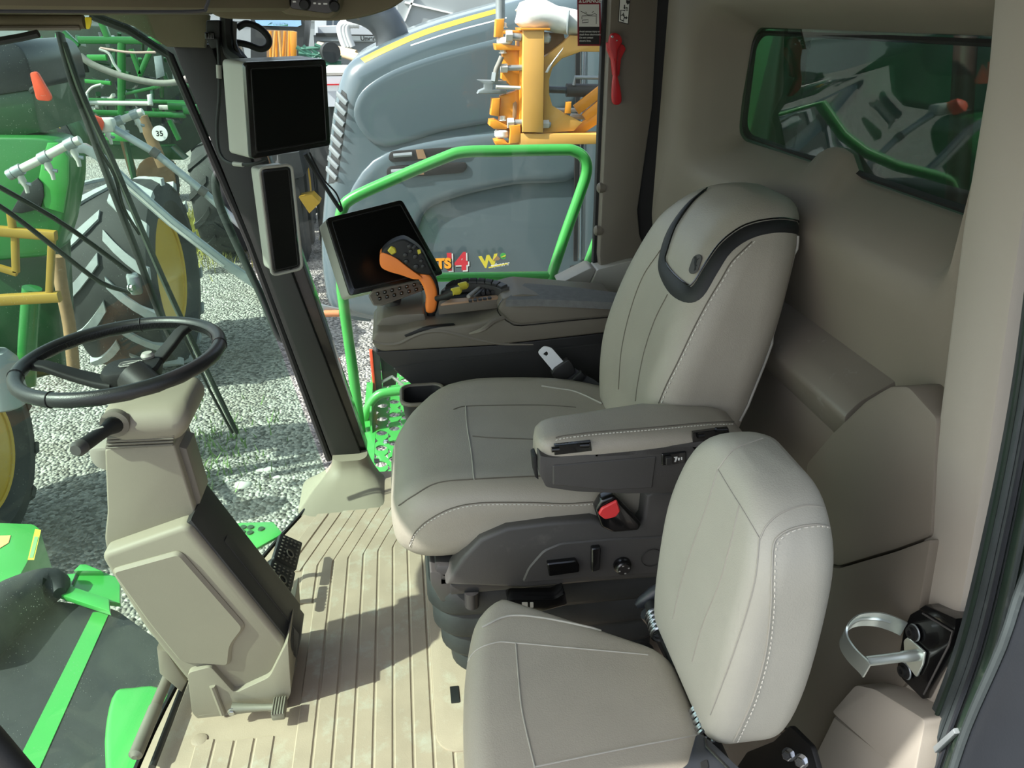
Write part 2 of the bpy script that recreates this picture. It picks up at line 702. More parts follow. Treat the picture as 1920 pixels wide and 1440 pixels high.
GLASSF = glass('glass_windscreen', (0.835, 0.95, 0.88), 0.9, dust=0.03, dustc=(190, 205, 190), speck=0.5, veil=0.004)
GLASSR = glass('glass_side', (0.96, 0.99, 0.98), 0.45, dust=0.05, speck=0.12, veil=0.0)
GLASSB = glass('glass_rear', (0.34, 0.52, 0.42), 1.1, dust=0.03, speck=0.05, veil=0.01)
MAROONH = mat('hose_maroon', (92, 44, 48), .5)
# ================================================================ THE CAB: FLOOR, WALLS, ROOF, WINDOWS
front = [(-0.63, 0.70), (-0.62, 1.24), (-0.56, 1.62), (-0.465, 1.91), (-0.375, 2.12), (-0.29, 2.30), (-0.2, 2.36)]
_sm = cr([V((x, y, 0)) for x, y in front], 6)
front = [(p.x, p.y) for p in _sm]


def frontx(y):
    for (x0, y0), (x1, y1) in zip(front, front[1:]):
        if y <= y1:
            return x0 + (x1 - x0) * (y - y0) / (y1 - y0)
    return front[-1][0]


fo = [V((x - 0.012, y, 0)) for x, y in front] + [V((0.84, 2.36, 0)), V((0.84, 0.70, 0))]
floor = struct(mk('floor', prism(fo, (0, 0, -0.05), 0.006), FLOORM))
for i in range(20):
    x = -0.55 + i * 0.0435
    yk = 1.86 + (x + 0.33) * 0.25
    yt = 2.13 + 0.25 * max(0, x + .25)
    if x < -0.47:
        path = [(x, 0.76), (x, 1.28 if x > -.52 else 1.2)]
    elif x < -0.35:
        path = [(x, 0.76), (x, 1.27)]
    else:
        path = [(x, 0.76 if x > -.33 else 1.7), (x, yk), (x + (yt - yk) * .36, yt)]
    rows = []
    for k, (a, b) in enumerate(path):
        wd = 0.0203
        rows.append([V((a - wd, b, 0.0005)), V((a - wd + .003, b, 0.0032)), V((a + wd - .003, b, 0.0032)), V((a + wd, b, 0.0005))])
    mk('rib', loft(rows), RIBM, floor)
for i in range(2):
    x = -0.378 - i * .0435
    yk = 1.84 - .01 * i
    rows = []
    for a, b in ((x, yk), (x + (2.12 - yk) * .36, 2.12)):
        rows.append([V((a - .019, b, 0.0005)), V((a - .016, b, 0.004)), V((a + .016, b, 0.004)), V((a + .019, b, 0.0005))])
    mk('rib', loft(rows), RIBM, floor)
mk('floor_plug', lathe([(0.017, 0), (0.017, .003), (0.013, .005)], A(374, 1388, Z=0), (0, 0, 1), 20), FLOORM, floor)

# roof and headliner
ceiling = struct(mk('ceiling', box((0.0, 1.58, 1.68), (1.94, 1.70, 0.04), 0.015), LINER))
mk('roof_cap', box((-0.10, 1.46, 1.77), (2.26, 2.14, 0.14), 0.05), GREEND, ceiling)  # unseen roof top, overhang enlarged to keep sun off seats and pillar

# overhead console along the front and right edge
oc = prism(corners([V((-0.95, 0.80, 1.455)), V((-0.40, 0.80, 1.455)), V((-0.28, 1.50, 1.458)), V((-0.06, 2.0, 1.462)), V((-0.02, 2.31, 1.462)), V((-0.42, 2.31, 1.455)), V((-0.62, 2.2, 1.452)), V((-0.80, 1.75, 1.45)), V((-0.93, 1.3, 1.45))], 0.05), (0, 0, 0.19), 0.014)
overhead = thing('overhead_console', 'olive beige overhead console with dark climate panel along the roof edge', 'console', (-0.5, 1.6, 1.455))
mk('shell', oc, LINER, overhead)
mk('lower_lip', prism(corners([V((-0.62, 0.82, 1.456)), V((-0.55, 0.82, 1.456)), V((-0.50, 1.6, 1.455)), V((-0.40, 2.02, 1.453)), V((-0.46, 2.06, 1.453)), V((-0.56, 1.7, 1.455))], 0.01), (0, 0, 0.03), 0.006), TRIMG, overhead)
# corner gusset over the pillar
gp = [A(188, 27, Y=2.30), A(250, 50, Y=2.30), A(312, 88, Y=2.30), A(384, 90, Y=2.30), A(392, 30, Y=2.30), A(380, 20, Y=2.3), A(200, 18, Y=2.3)]
mk('corner_gusset', prism(gp, (0, 0.028, 0), 0.008), LINER, overhead)
sk_ = corners([A(392, -30, Y=1.80), A(394, 26, Y=1.80), A(420, 35, Y=1.80), A(530, 38, Y=1.80), A(640, 39, Y=1.80), A(690, 29, Y=1.80), A(735, 14, Y=1.80), A(764, -6, Y=1.80), A(772, -30, Y=1.80)], 0.02)
mk('housing_skirt', prism(sk_, (0, 0.25, 0), 0.014, 3), LINER, overhead)
mk('cover_seam', tube([A(0, 21, Y=0.80), A(240, 22, Y=0.80), A(372, 21, Y=0.80), A(386, 14, Y=0.80), A(394, -10, Y=0.80)], 0.0016, 6, 3), BLACKM, overhead)
# climate panel
cp = corners([A(519, -30, Y=1.70), A(640, -30, Y=1.70), A(638, 16, Y=1.70), A(620, 35, Y=1.70), A(536, 27, Y=1.70), A(522, 18, Y=1.70)], 0.012)
mk('panel_housing', prism(cp, (0, 0.16, 0), 0.006), LINER, overhead)
cpi = corners([A(540, -30, Y=1.692), A(634, -30, Y=1.692), A(633, 12, Y=1.692), A(618, 26, Y=1.692), A(543, 16, Y=1.692)], 0.008)
clim = mk('climate_panel', prism(cpi, (0, 0.03, 0), 0.003), BLACK, overhead)
for x, y in ((572, 9), (628, 12)):
    mk('knob', lathe([(0.010, 0), (0.010, 0.012), (0.008, 0.015)], A(x, y, Y=1.692), (0, -1, 0), 18), BLACKM, clim)
for x, y, s_ in ((552, 3, 5), (590, 6, 4), (599, 7, 4), (610, 7, 6)):
    p = A(x, y, Y=1.690)
    mk('symbol', box(p, (s_ * .0013, 0.001, 0.003), 0.0003, 1), WHITE, clim)

# rear wall with the recessed window
NW = 26


def rearx(y, x):
    t = min(1, max(0, (y - 2.02) / 0.36))
    t2 = min(1, max(0, (1.12 - y) / 0.2))
    return x - 0.12 * t * t * (3 - 2 * t) - 0.03 * t2 * t2


def rl(y0, y1, z0, z1, r, x, hump=0):
    out = []
    for a, b in rr(y0, y1, z0, z1, r, 6, NW):
        zz = b
        if hump and abs(b - z0) < 0.03:
            zz += hump * math.exp(-((a - 1.60) / 0.075) ** 4)
        out.append(V((rearx(a, x), a, zz)))
    return out


loops = [rl(0.93, 2.31, 0.72, 1.64, 0.01, 0.97), rl(0.93, 2.305, 0.78, 1.64, 0.02, 0.885), rl(0.94, 2.29, 0.86, 1.63, 0.04, 0.860),
         rl(0.99, 2.20, 1.00, 1.53, 0.08, 0.822), rl(1.01, 2.16, 1.045, 1.490, 0.07, 0.812), rl(1.025, 2.13, 1.075, 1.470, 0.065, 0.826), rl(1.045, 2.115, 1.105, 1.450, 0.06, 0.875),
         rl(1.08, 2.10, 1.140, 1.425, 0.045, 0.925, 0.05), rl(1.085, 2.095, 1.145, 1.42, 0.043, 0.955, 0.05)]
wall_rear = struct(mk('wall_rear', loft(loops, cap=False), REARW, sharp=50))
win1 = struct(mk('window_1', prism([V((rearx(a, 0.945), a, b)) for a, b in rr(1.06, 2.12, 1.12, 1.45, 0.05, 4, 6)], (0.008, 0, 0)), GLASSB))
gk = loft([[V((rearx(a, 0.94 + .0), a, b)) for a, b in rr(1.088, 2.092, 1.148, 1.417, 0.042, 6, NW)],
           [V((rearx(a, 0.936), a, b)) for a, b in rr(1.094, 2.086, 1.154, 1.411, 0.04, 6, NW)],
           [V((rearx(a, 0.946), a, b)) for a, b in rr(1.10, 2.08, 1.160, 1.405, 0.04, 6, NW)]], cap=False)
mk('window_gasket', gk, BLACKM, win1)
# lower rear wall, ledge and quarter panel
wall_rear_lower = struct(mk('wall_rear_lower', box((0.90, 1.64, 0.36), (0.16, 1.46, 0.84), 0.03), TRIMG))
lg = [V((0.82, 0.0, 0.70)), V((0.775, 0, 0.785)), V((0.80, 0, 0.815)), V((0.865, 0, 0.855)), V((0.93, 0, 0.86)), V((0.93, 0, 0.70))]
lg = [p + V((0, 1.15, 0)) for p in lg]
trim1 = struct(mk('trim_1', prism(corners(lg, 0.012), (0, 1.22, 0), 0.004), LEDGE))
qp = [A(1512, 868, X=0.775), A(1560, 812, X=0.775), A(1622, 752, X=0.775), A(1668, 724, X=0.775), A(1702, 724, X=0.775), A(1756, 784, X=0.775), A(1745, 1006, X=0.775), A(1680, 1030, X=0.775), A(1572, 1062, X=0.775), A(1500, 1040, X=.775)]
trim2 = struct(mk('trim_2', prism(corners(qp, 0.01), (0.10, 0, 0), 0.006), TRIMG))
qp2 = [A(1480, 1046, X=0.765), A(1572, 1066, X=0.765), A(1680, 1034, X=0.765), A(1745, 1010, X=0.765), A(1700, 1280, X=0.765), A(1540, 1440, X=0.765), A(1400, 1440, X=0.765)]
trim3 = struct(mk('trim_3', prism(corners(qp2, 0.01), (0.10, 0, 0), 0.006), TRIMG))

# right wall: rear post, sills and pane
post = [A(1148, -60, Y=2.36), A(1238, -60, Y=2.36), A(1224, 200, Y=2.36), A(1196, 395, Y=2.36), A(1200, 440, Y=2.36), A(1230, 520, Y=2.36), A(1128, 520, Y=2.36), A(1124, 480, Y=2.36)]
trim4 = struct(mk('trim_4', prism(post, (0, 0.08, 0), 0.008), TRIMG))
mk('dark_channel', prism([A(1220, -60, Y=2.39), A(1262, -60, Y=2.39), A(1236, 500, Y=2.39), A(1190, 500, Y=2.39)], (0, 0.05, 0)), CHARD, trim4)
for (x, y) in ((1128, 352), (1122, 432)):
    mk('hinge_knob', lathe([(0.008, -.012), (0.015, -.010), (0.016, 0.008), (0.010, 0.014)], A(x, y, Y=2.37), (-1, 0, 0), 16), TRIMG, trim4)
struct(mk('trim_5', prism([A(1150, -60, Y=2.40), A(1134, -60, Y=2.40), A(1112, 500, Y=2.40), A(1130, 500, Y=2.40)], (0, 0.03, 0), 0.004), BLACKM))
wall_right = struct(mk('wall_right', box((0.50, 2.43, 0.22), (0.86, 0.05, 0.50), 0.01), TRIMG))
si = corners([A(1048, 532, Y=2.34), A(1108, 502, Y=2.34), A(1118, 506, Y=2.34), A(1098, 548, Y=2.34), A(1060, 552, Y=2.34)], 0.006)
mk('sill_front', prism(si, (0, 0.09, 0), 0.006), LGREY, wall_right)
si = corners([A(1120, 506, Y=2.33), A(1180, 490, Y=2.33), A(1260, 480, Y=2.33), A(1260, 560, Y=2.33), A(1100, 552, Y=2.33)], 0.006)
mk('sill_rear', prism(si, (0, 0.09, 0), 0.006), LGREY, wall_right)
win2 = struct(mk('window_2', prism([V((-0.30, 2.425, 0.0)), V((0.08, 2.425, 0.0)), V((0.10, 2.425, 0.45)), V((0.66, 2.425, 0.45)), V((0.66, 2.425, 1.66)), V((-0.58, 2.425, 1.66))], (0, 0.006, 0)), GLASSR))


# windscreen, a curved pane between the pillars
def wsx(y, z):
    s_ = max(0.0, min(1.0, (2.36 - y) / 0.8))
    return frontx(min(y, 2.355)) - 0.03 - z * (0.19 + 0.14 * s_ * (2 - s_))


rows = []
for j in range(13):
    z = -0.02 + 1.62 * j / 12
    rows.append([V((wsx(y, z), y, z)) for y in [0.72 + (2.312 - 0.72) * k / 24 for k in range(25)]])
win3 = struct(mk('window_3', thick(rows, V((-0.006, 0, 0))), GLASSF))
rows = []
for z in (-0.05, 0.003):
    rows.append([V((wsx(y, 0) + 0.014, y, z)) for y in [0.72 + (2.312 - 0.72) * k / 24 for k in range(25)]])
mk('lower_seal', thick(rows, V((-0.007, 0, 0))), BLACKM, win3)


def ws_at(px, py, off=0.0):
    d = ray(px, py)
    t = 0.5
    while t < 4:
        p = CAM + d * t
        if p.x < wsx(p.y, p.z) - off:
            break
        t += 0.004
    return CAM + d * t


# right front pillar: cover, frame and foot
apil = thing('front_pillar', 'dark grey slanted cab pillar between windscreen and side window', 'pillar', A(650, 860, Y=2.35))
apil['kind'] = 'structure'
mk('pillar_cover', prism([A(322, 82, Y=2.33), A(395, 82, Y=2.33), A(520, 440, Y=2.33), A(681, 862, Y=2.33), A(622, 858, Y=2.33), A(470, 452, Y=2.33)], (0, 0.05, 0), 0.006), CHARD, apil)
mk('pillar_frame', prism([A(386, 78, Y=2.35), A(446, 78, Y=2.35), A(470, 200, Y=2.35), A(560, 470, Y=2.35), A(688, 845, Y=2.35), A(640, 850, Y=2.35)], (0, 0.07, 0), 0.004), BLACK, apil)
mk('pillar_edge', tube([A(170, 28, Y=2.34), A(240, 55, Y=2.34), A(318, 105, Y=2.34), A(468, 455, Y=2.34), A(618, 862, Y=2.34)], 0.012, 8), BLACKM, apil)
foot = [(-0.002, -0.40, -0.12, 2.10, 2.37, 0.06), (0.008, -0.375, -0.13, 2.15, 2.37, 0.06), (0.03, -0.325, -0.15, 2.24, 2.38, 0.05), (0.06, -0.300, -0.165, 2.28, 2.38, 0.04), (0.095, -0.292, -0.175, 2.285, 2.38, 0.035)]
mk('pillar_foot', loft_z(foot, 3, 5, 2), BEIGE, apil)

# left door frame: pillar trim, sill, seals, door edge
XB = 0.78
bp = [A(1868, -120, X=XB), A(1990, -120, X=XB), A(1965, 60, X=XB), A(1915, 420, X=XB), A(1850, 860, X=XB), A(1800, 1140, X=XB), A(1770, 1300, X=XB), A(1655, 1300, X=XB), A(1690, 1140, X=XB), A(1722, 1040, X=XB), A(1742, 900, X=XB), A(1800, 430, X=XB), A(1845, 150, X=XB)]
wall_left = struct(mk('wall_left', prism(bp, (0.10, 0, 0), 0.012), BEIGEL))
sl = corners([A(1560, 1335, X=0.72), A(1604, 1284, X=0.72), A(1640, 1292, X=0.72), A(1735, 1350, X=0.72), A(1712, 1470, X=0.72), A(1570, 1345, X=0.72)], 0.012)
mk('sill_cap', prism(sl, (0.12, 0, 0), 0.010), BEIGEL, wall_left)
sl = [A(1562, 1344, X=0.725), A(1720, 1468, X=0.725), A(1700, 1560, X=0.725), A(1460, 1560, X=0.725), A(1515, 1440, X=0.725)]
mk('sill_panel', prism(sl, (0.12, 0, 0), 0.006), BEIGEL, wall_left)
mk('pillar_lower', prism(corners([A(1628, 1290, X=0.772), A(1655, 1240, X=0.772), A(1780, 1250, X=0.772), A(1745, 1350, X=0.772)], 0.01), (0.03, 0, 0), 0.005), BEIGEL, wall_left)
# seal strips running down the door opening
door = thing('door_frame', 'dark rubber door seals and green frame edge beside the pale pillar', 'door frame', (0.8, 0.7, 0.0))
door['kind'] = 'structure'
s1 = [(1985, -80), (1960, 120), (1925, 500), (1890, 760), (1840, 1010), (1790, 1210), (1735, 1360), (1690, 1480), (1640, 1580)]


def strip(shift, X, wpx, matl, nm, dx=0.03):
    a = [A(x + shift(i), y, X=X) for i, (x, y) in enumerate(s1)]
    b = [A(x + shift(i) + wpx(i), y + 6, X=X) for i, (x, y) in enumerate(s1)]
    pa, pb = cr(a, 5), cr(b, 5)
    rows = []
    for p, q in zip(pa, pb):
        rows.append([p + V((dx, 0, 0)), p, p.lerp(q, .33) - V((.006, 0, 0)), p.lerp(q, .67) - V((.006, 0, 0)), q, q + V((dx, 0, 0))])
    mk(nm, loft(rows), matl, door)


strip(lambda i: 0, 0.755, lambda i: 46 + 2 * i, SEALM, 'inner_seal')
strip(lambda i: 48 + 2 * i, 0.750, lambda i: 26 + i, GSEAL, 'frame_lip')
strip(lambda i: 76 + 3 * i, 0.742, lambda i: 24 + 2 * i, SEALM, 'outer_seal')
strip(lambda i: 102 + 5 * i, 0.752, lambda i: 60 + 4 * i, GSEAL, 'frame_edge')
strip(lambda i: 160 + 9 * i, 0.735, lambda i: 300, DOORD, 'frame_side')
for sh, ml in ((10, GSEAL), (22, SEALM), (36, DOORD), (62, SEALM), (96, GSEAL), (118, PIPEG), (140, GSEAL)):
    mk('seal_ridge', tube([A(x + sh * (1 + .06 * i), y + 3, X=0.748 if sh < 60 else (.742 if sh < 100 else .748)) for i, (x, y) in enumerate(s1)], 0.0035, 6, 4), ml, door)
dp = [A(1945, 1040, X=0.70), A(2100, 900, X=0.70), A(2100, 1700, X=0.70), A(1700, 1700, X=0.70), A(1775, 1480, X=0.70), A(1815, 1360, X=0.70), A(1880, 1210, X=0.70)]
mk('door_panel', prism(cr(dp, 3, True), (0.03, 0, 0), 0.012), DOORD, door)
mk('door_rim', tube(cr(dp[-3:] + dp[:2], 4), 0.006, 8), SEALM, door)
mk('latch_tab', prism([A(1748, 1400, X=0.735), A(1786, 1366, X=0.735), A(1790, 1376, X=0.735), A(1752, 1412, X=0.735)], (0.01, 0, 0), .002), PIPEG, door)
# left front pillar of the opening, low in the corner of the windscreen
trim6 = struct(mk('trim_6', tube([V((wsx(0.74, -.02), 0.765, -0.02)), V((wsx(0.74, .8), 0.765, 0.8)), V((wsx(0.74, 1.6), 0.765, 1.6))], 0.02, 8), BLACKM))
mk('sill_front', tube([A(-120, 1270, Y=.84), A(-10, 1395, Y=.82), A(70, 1490, Y=.80)], 0.018, 10), BLACKM, trim6)
struct(mk('wall_rear_outer', box((1.06, 1.6, 0.50), (0.06, 1.66, 1.0), 0.02), GREEND))
tank = thing('rear_backing_tank', 'large dark tank body added behind the rear window to darken its view', 'tank', (2.4, 1.6, -1.0))
mk('tank_shell', box((2.6, 2.1, 0.3), (2.0, 4.2, 3.4), 0.25, 4), mat('tank_dark_green', (22, 40, 30), 0.3, var=.2), tank)  # dark body added to block the bright ground behind the rear window
mk('corner_post', box((1.30, 2.95, 0.7), (0.12, 0.75, 2.4), 0.04, 3), GREEND, tank)
mk('tank_hose', tube([V((1.5, 2.1, 1.6)), V((1.5, 2.0, 1.25)), V((1.5, 1.9, 0.9))], 0.03, 10, 4), MAROONH, tank)

# ================================================================ STEERING COLUMN AND WHEEL
Yc = 1.36
colm = thing('steering_column', 'beige steering column with angular lower shroud standing on the floor mat', 'steering column', (-0.42, 1.45, 0))
hood = [A(186, 1042, Y=Yc), A(352, 984, Y=Yc), A(540, 1214, Y=Yc), A(505, 1286, Y=Yc), A(442, 1324, Y=Yc), A(352, 1280, Y=Yc), A(270, 1178, Y=Yc)]
mk('lower_shroud', prism(corners(hood, 0.018), (0, 0.10, 0), 0.012, 3), BEIGE, colm)
pl = [A(208, 1066, Y=Yc), A(338, 1030, Y=Yc), A(462, 1172, Y=Yc), A(436, 1206, Y=Yc), A(432, 1246, Y=Yc), A(340, 1240, Y=Yc), A(280, 1166, Y=Yc)]
mk('shroud_face', prism([p + V((0, 0.004, 0)) for p in corners(pl, 0.015)], (0, -0.013, 0), 0.001, 1, 0.009), BEIGE, colm)
side = [A(352, 984, Y=Yc), A(540, 1214, Y=Yc), A(540, 1250, Y=Yc), A(320, 1010, Y=Yc)]
side = [p + V((0.004, 0.012, 0.004)) for p in side]
mk('side_panel', prism(side, (0.012, 0.115, 0.012), 0.006), CHARD, colm)
mk('side_block', prism([p + V((0.012, 0.05, -0.01)) for p in [A(400, 1035, Y=Yc), A(546, 1214, Y=Yc), A(540, 1262, Y=Yc), A(380, 1060, Y=Yc)]], (0.004, 0.07, 0.0), 0.004), CHARD, colm)
mid = [A(196, 842, Y=1.40), A(326, 832, Y=1.40), A(338, 870, Y=1.40), A(366, 960, Y=1.40), A(330, 1030, Y=1.40), A(205, 1060, Y=1.40), A(196, 1010, Y=1.40), A(201, 960, Y=1.40)]
mk('upper_shroud', prism(corners(mid, 0.008), (0, 0.11, 0), 0.014, 3), BEIGE, colm)
mk('side_trim', prism([A(330, 836, Y=1.42), A(350, 842, Y=1.42), A(378, 935, Y=1.42), A(362, 975, Y=1.42)], (0, 0.07, 0), 0.005), TRIMG, colm)
for y0 in (868, 900):
    mk('tilt_button', prism([A(347, y0, Y=1.44), A(358, y0 + 4, Y=1.44), A(362, y0 + 26, Y=1.44), A(352, y0 + 26, Y=1.44)], (0, 0.03, 0), 0.003), CHARD, colm)
pod = [(0.700, -0.575, -0.462, 1.395, 1.56, 0.02), (0.716, -0.592, -0.448, 1.388, 1.565, 0.025), (0.738, -0.602, -0.440, 1.385, 1.565, 0.03), (0.760, -0.598, -0.446, 1.400, 1.56, 0.03), (0.768, -0.585, -0.460, 1.425, 1.555, 0.03)]
mk('wheel_pod', loft_z(pod, 2, 5, 2), BEIGE, colm)
mk('column_neck', tube([V((-0.53, 1.50, 0.755)), V((-0.575, 1.53, 0.785))], 0.035, 14), CHARD, colm)
for k in range(4):
    y0 = 821 + 6 * k
    ri = [A(200 - k, y0, Y=1.390), A(327 - k, y0 - 6, Y=1.390), A(327 - k, y0 - 2, Y=1.390), A(200 - k, y0 + 4, Y=1.390)]
    mk('shroud_rib', prism(ri, (0, 0.17, 0), 0.0015, 1), TRIMG, colm)
mk('cable_cover', prism(corners([A(165, 842, Y=1.46), A(205, 838, Y=1.46), A(206, 886, Y=1.46), A(180, 878, Y=1.46), A(168, 862, Y=1.46)], 0.01), (0, 0.06, 0), 0.008), BEIGEL, colm)
base = [A(351, 1262, Y=1.345), A(395, 1250, Y=1.345), A(440, 1300, Y=1.345), A(505, 1270, Y=1.345), A(540, 1200, Y=1.345), A(546, 1300, Y=1.345), A(528, 1334, Y=1.345), A(378, 1354, Y=1.345), A(360, 1338, Y=1.345)]
mk('pedestal', prism(corners(base, 0.012), (0, 0.22, 0), 0.012, 3), BEIGE, colm)
fl = [A(362, 1346, Z=0.004), A(536, 1326, Z=0.004), A(560, 1235, Z=0.004), A(420, 1235, Z=0.004)]
mk('foot_flange', prism(corners(fl, 0.015), (0, 0, 0.008), 0.004), BEIGE, colm)
mk('flute', tube([A(398, 1286, Y=1.343), A(418, 1338, Y=1.343)], 0.007, 8), BEIGE, colm)
mk('lower_bracket', prism([A(x, y, Y=1.40) for x, y in ((293, 1218), (312, 1222), (350, 1280), (340, 1300), (298, 1264))], (0, 0.06, 0), 0.006), BEIGE, colm)
# turn-signal stalk
s0, s1_ = A(216, 794, Y=1.388), A(146, 842, Y=1.27)
mk('stalk_boot', lathe([(0.027, -0.01), (0.027, 0.004), (0.022, 0.006), (0.020, 0.0065)], A(216, 794, Y=1.388), (s1_ - s0) * .3 + V((0, -.1, 0)), 26), TRIMG, colm)
st = mk('stalk', tube([s0, s0.lerp(s1_, .25), s0.lerp(s1_, .5), s0.lerp(s1_, .92)], [0.019, 0.0125, 0.0125, 0.0135], 16), BLACKM, colm)
mk('stalk_tip', tube([s0.lerp(s1_, .90), s0.lerp(s1_, 1.0), s0.lerp(s1_, 1.06)], [0.0142, 0.0142, 0.010], 16), CHAR, st)
mk('stalk_symbol', box(s0.lerp(s1_, 0.42) + V((0, -.002, 0.0125)), (0.018, 0.006, 0.002), 0.0006, 1, Matrix.Rotation(-math.pi * .8, 3, 'Z')), LGREY, st)

# steering wheel
WC = V((-0.588, 1.535, 0.822))
wn = V((-0.05, 0.0, 1)).normalized()
wu = V((1, 0, 0.05)).normalized()
wv = wn.cross(wu)
RW, rw = 0.191, 0.0138
wheel = thing('steering_wheel', 'black leather wrapped steering wheel on top of the beige column', 'steering wheel', WC)
sw = []
for k in range(72):
    a = 2 * math.pi * k / 72
    c = WC + (wu * math.cos(a) + wv * math.sin(a)) * RW
    er = (c - WC).normalized()
    # finger bumps under the rim
    ring = []
    for j in range(14):
        b = 2 * math.pi * j / 14
        q = rw * (1 + (0.05 * math.sin(a * 24) if math.sin(b) < -0.3 else 0))
        ring.append(c + er * (math.cos(b) * q) + wn * (math.sin(b) * q * 1.08))
    sw.append(ring)
rim = mk('rim', loft(sw, closed=True), WHEELB, wheel)
for a in (-1.95, 0.10, 1.65, 3.4):
    c = WC + (wu * math.cos(a) + wv * math.sin(a)) * RW
    er = (c - WC).normalized()
    loop = [c + er * (math.cos(2 * math.pi * j / 16) * (rw + .0006)) + wn * (math.sin(2 * math.pi * j / 16) * (rw * 1.08 + .0006)) for j in range(16)]
    mk('rim_seam', tube(loop, 0.0012, 5, closed=True), BLACKM, rim)
parts = []
for k in range(150):
    a = 0.35 + 2.6 * k / 149
    er = wu * math.cos(a) + wv * math.sin(a)
    c = WC + er * (RW - rw * 0.93)
    parts.append(tube([c + wn * 0.006 - er * .0015, c - wn * 0.006 - er * .0015], 0.0009, 4))
stuff(mk('rim_stitching', join(*parts), BLACKM, rim))


def spoke(a, w0, w1, h):
    er = wu * math.cos(a) + wv * math.sin(a)
    et = wn.cross(er)
    rows = []
    for t in [0, .2, .4, .6, .8, 1]:
        r_ = 0.03 + (RW - 0.032) * t
        wd = w0 + (w1 - w0) * t
        dz = -0.058 + 0.054 * min(1, t * 1.15) ** 1.3
        rows.append([WC + er * r_ + et * a_ + wn * (dz + b_) for a_, b_ in rr(-wd, wd, -h, h, h * .7, 3, 1)])
    return loft(rows)


mk('spoke', spoke(math.radians(60), 0.018, 0.014, 0.008), BLACKM, wheel)
mk('spoke', spoke(math.radians(174), 0.024, 0.014, 0.008), BLACKM, wheel)
HC = WC - wn * 0.034 + wv * 0.026
hub = mk('hub', loft([[HC + wu * a_ + wv * b_ + wn * z_ for a_, b_ in rr(-.055 * k, .06 * k, -.045 * k, .045 * k, .03 * k, 5, 1)] for z_, k in ((-.05, .75), (-.02, .95), (-.004, 1), (.004, .93), (.007, .75))]), BLACKM, wheel)
mk('emblem_plate', prism([HC + wu * (0.004 + a_) + wv * (-.002 + b_) + wn * 0.0068 for a_, b_ in rr(-.024, .024, -.014, .014, .010, 4, 1)], wn * 0.003, 0.001, 1), CHAR, hub)
EMB = [(-.016, -.004), (-.006, -.002), (.002, .003), (.010, .005), (.016, .010), (.017, .004), (.012, .000), (.013, -.007), (.009, -.002), (.0, -.003), (-.004, -.008), (-.005, -.004), (-.012, -.008)]
mk('emblem', prism([HC + wu * (0.004 + a_ * .95) + wv * (-.002 + b_ * .95) + wn * 0.0099 for a_, b_ in EMB], wn * 0.0008), LGREY, hub)
mk('emblem_ring', tube([HC + wu * (0.004 + a_) + wv * (-.002 + b_) + wn * 0.0098 for a_, b_ in rr(-.022, .022, -.012, .012, .009, 4, 1)], 0.0007, 5, closed=True), LGREY, hub)
mk('tilt_knob', lathe([(0.012, 0), (0.014, 0.008), (0.010, 0.014)], WC + wv * 0.055 + wu * .03 - wn * .03, wn, 16), LGREY, wheel)

# pedals
for i, (q, who) in enumerate((([(527, 999, .14), (568, 1017, .075), (556, 1070, .075), (513, 1046, .14)], 'black ribbed brake pedal further from the door, behind the column'),
                              ([(510, 1048, .14), (555, 1073, .075), (545, 1118, .075), (498, 1096, .14)], 'black ribbed brake pedal nearer the door, behind the column'))):
    c4 = [A(x, y, Z=z) for x, y, z in q]
    u_, v_, n_ = basis(c4)
    if n_.z < 0:
        n_ = -n_
    pd = thing('brake_pedal', who, 'pedal', (c4[0] + c4[2]) / 2, 'brake pedals behind the steering column')
    pad = mk('pedal_pad', prism(corners(c4, 0.008), n_ * -0.012, 0.003), RUBBER, pd)
    for a in range(1, 6):
        for b in range(1, 8):
            if 2 < a < 5 and 2 < b < 6:
                continue
            p = c4[0].lerp(c4[1], a / 6).lerp(c4[3].lerp(c4[2], a / 6), b / 8)
            mk('grip_stud', box(p + n_ * .001, (0.006, 0.004, 0.004), 0.001, 1, Matrix.Rotation(0.5, 3, 'Y')), PEDALM, pad)
    cc = c4[0].lerp(c4[2], 0.56)
    R_ = [cc + n_ * .002 + (u_ * math.cos(t) + v_ * math.sin(t)) * 0.012 for t in [2 * math.pi * k / 18 for k in range(18)]]
    mk('pedal_ring', tube(R_, 0.0022, 6, closed=True), PEDALM, pad)
    mk('pedal_arm', tube([cc - n_ * 0.012, cc - n_ * 0.035 + V((-.02, 0, .0)), V((-0.46, cc.y - .04, 0.07))], 0.009, 8, 4), BLACKM, pd)
tp = thing('tilt_pedal', 'small grey foot lever with ribbed pad at the column base', 'pedal', A(470, 1330, Y=1.325))
a0, a1 = A(436, 1328, Y=1.325), A(518, 1326, Y=1.315)
mk('lever_arm', tube([a0, a0.lerp(a1, .3), a0.lerp(a1, .7), a1], [0.013, 0.010, 0.008, 0.008], 10), PEDALM, tp)
mk('pivot_bolt', hexbolt(a0 + V((0, -.008, 0)), (0, -1, 0), 0.007, 0.008), STEEL, tp)
pc = A(524, 1328, Y=1.312)
pad = mk('lever_pad', box(pc, (0.030, 0.05, 0.022), 0.004), PEDALM, tp)
for k in range(5):
    mk('pad_rib', box(pc + V((-.012 + .006 * k, -.002, 0.011)), (0.003, 0.05, 0.005), 0.001, 1), PEDALM, pad)
gh = thing('grab_handle', 'worn beige tubular grab handle low beside the windscreen', 'handle', A(255, 1420, Z=.03))
g0, g1 = A(254, 1416, Z=0.05), A(318, 1262, Z=0.05)
mk('grip', tube([g0 - (g1 - g0) * .03, g0, g0.lerp(g1, .55)], [0.006, 0.0145, 0.0145], 14), PEDALM, gh)
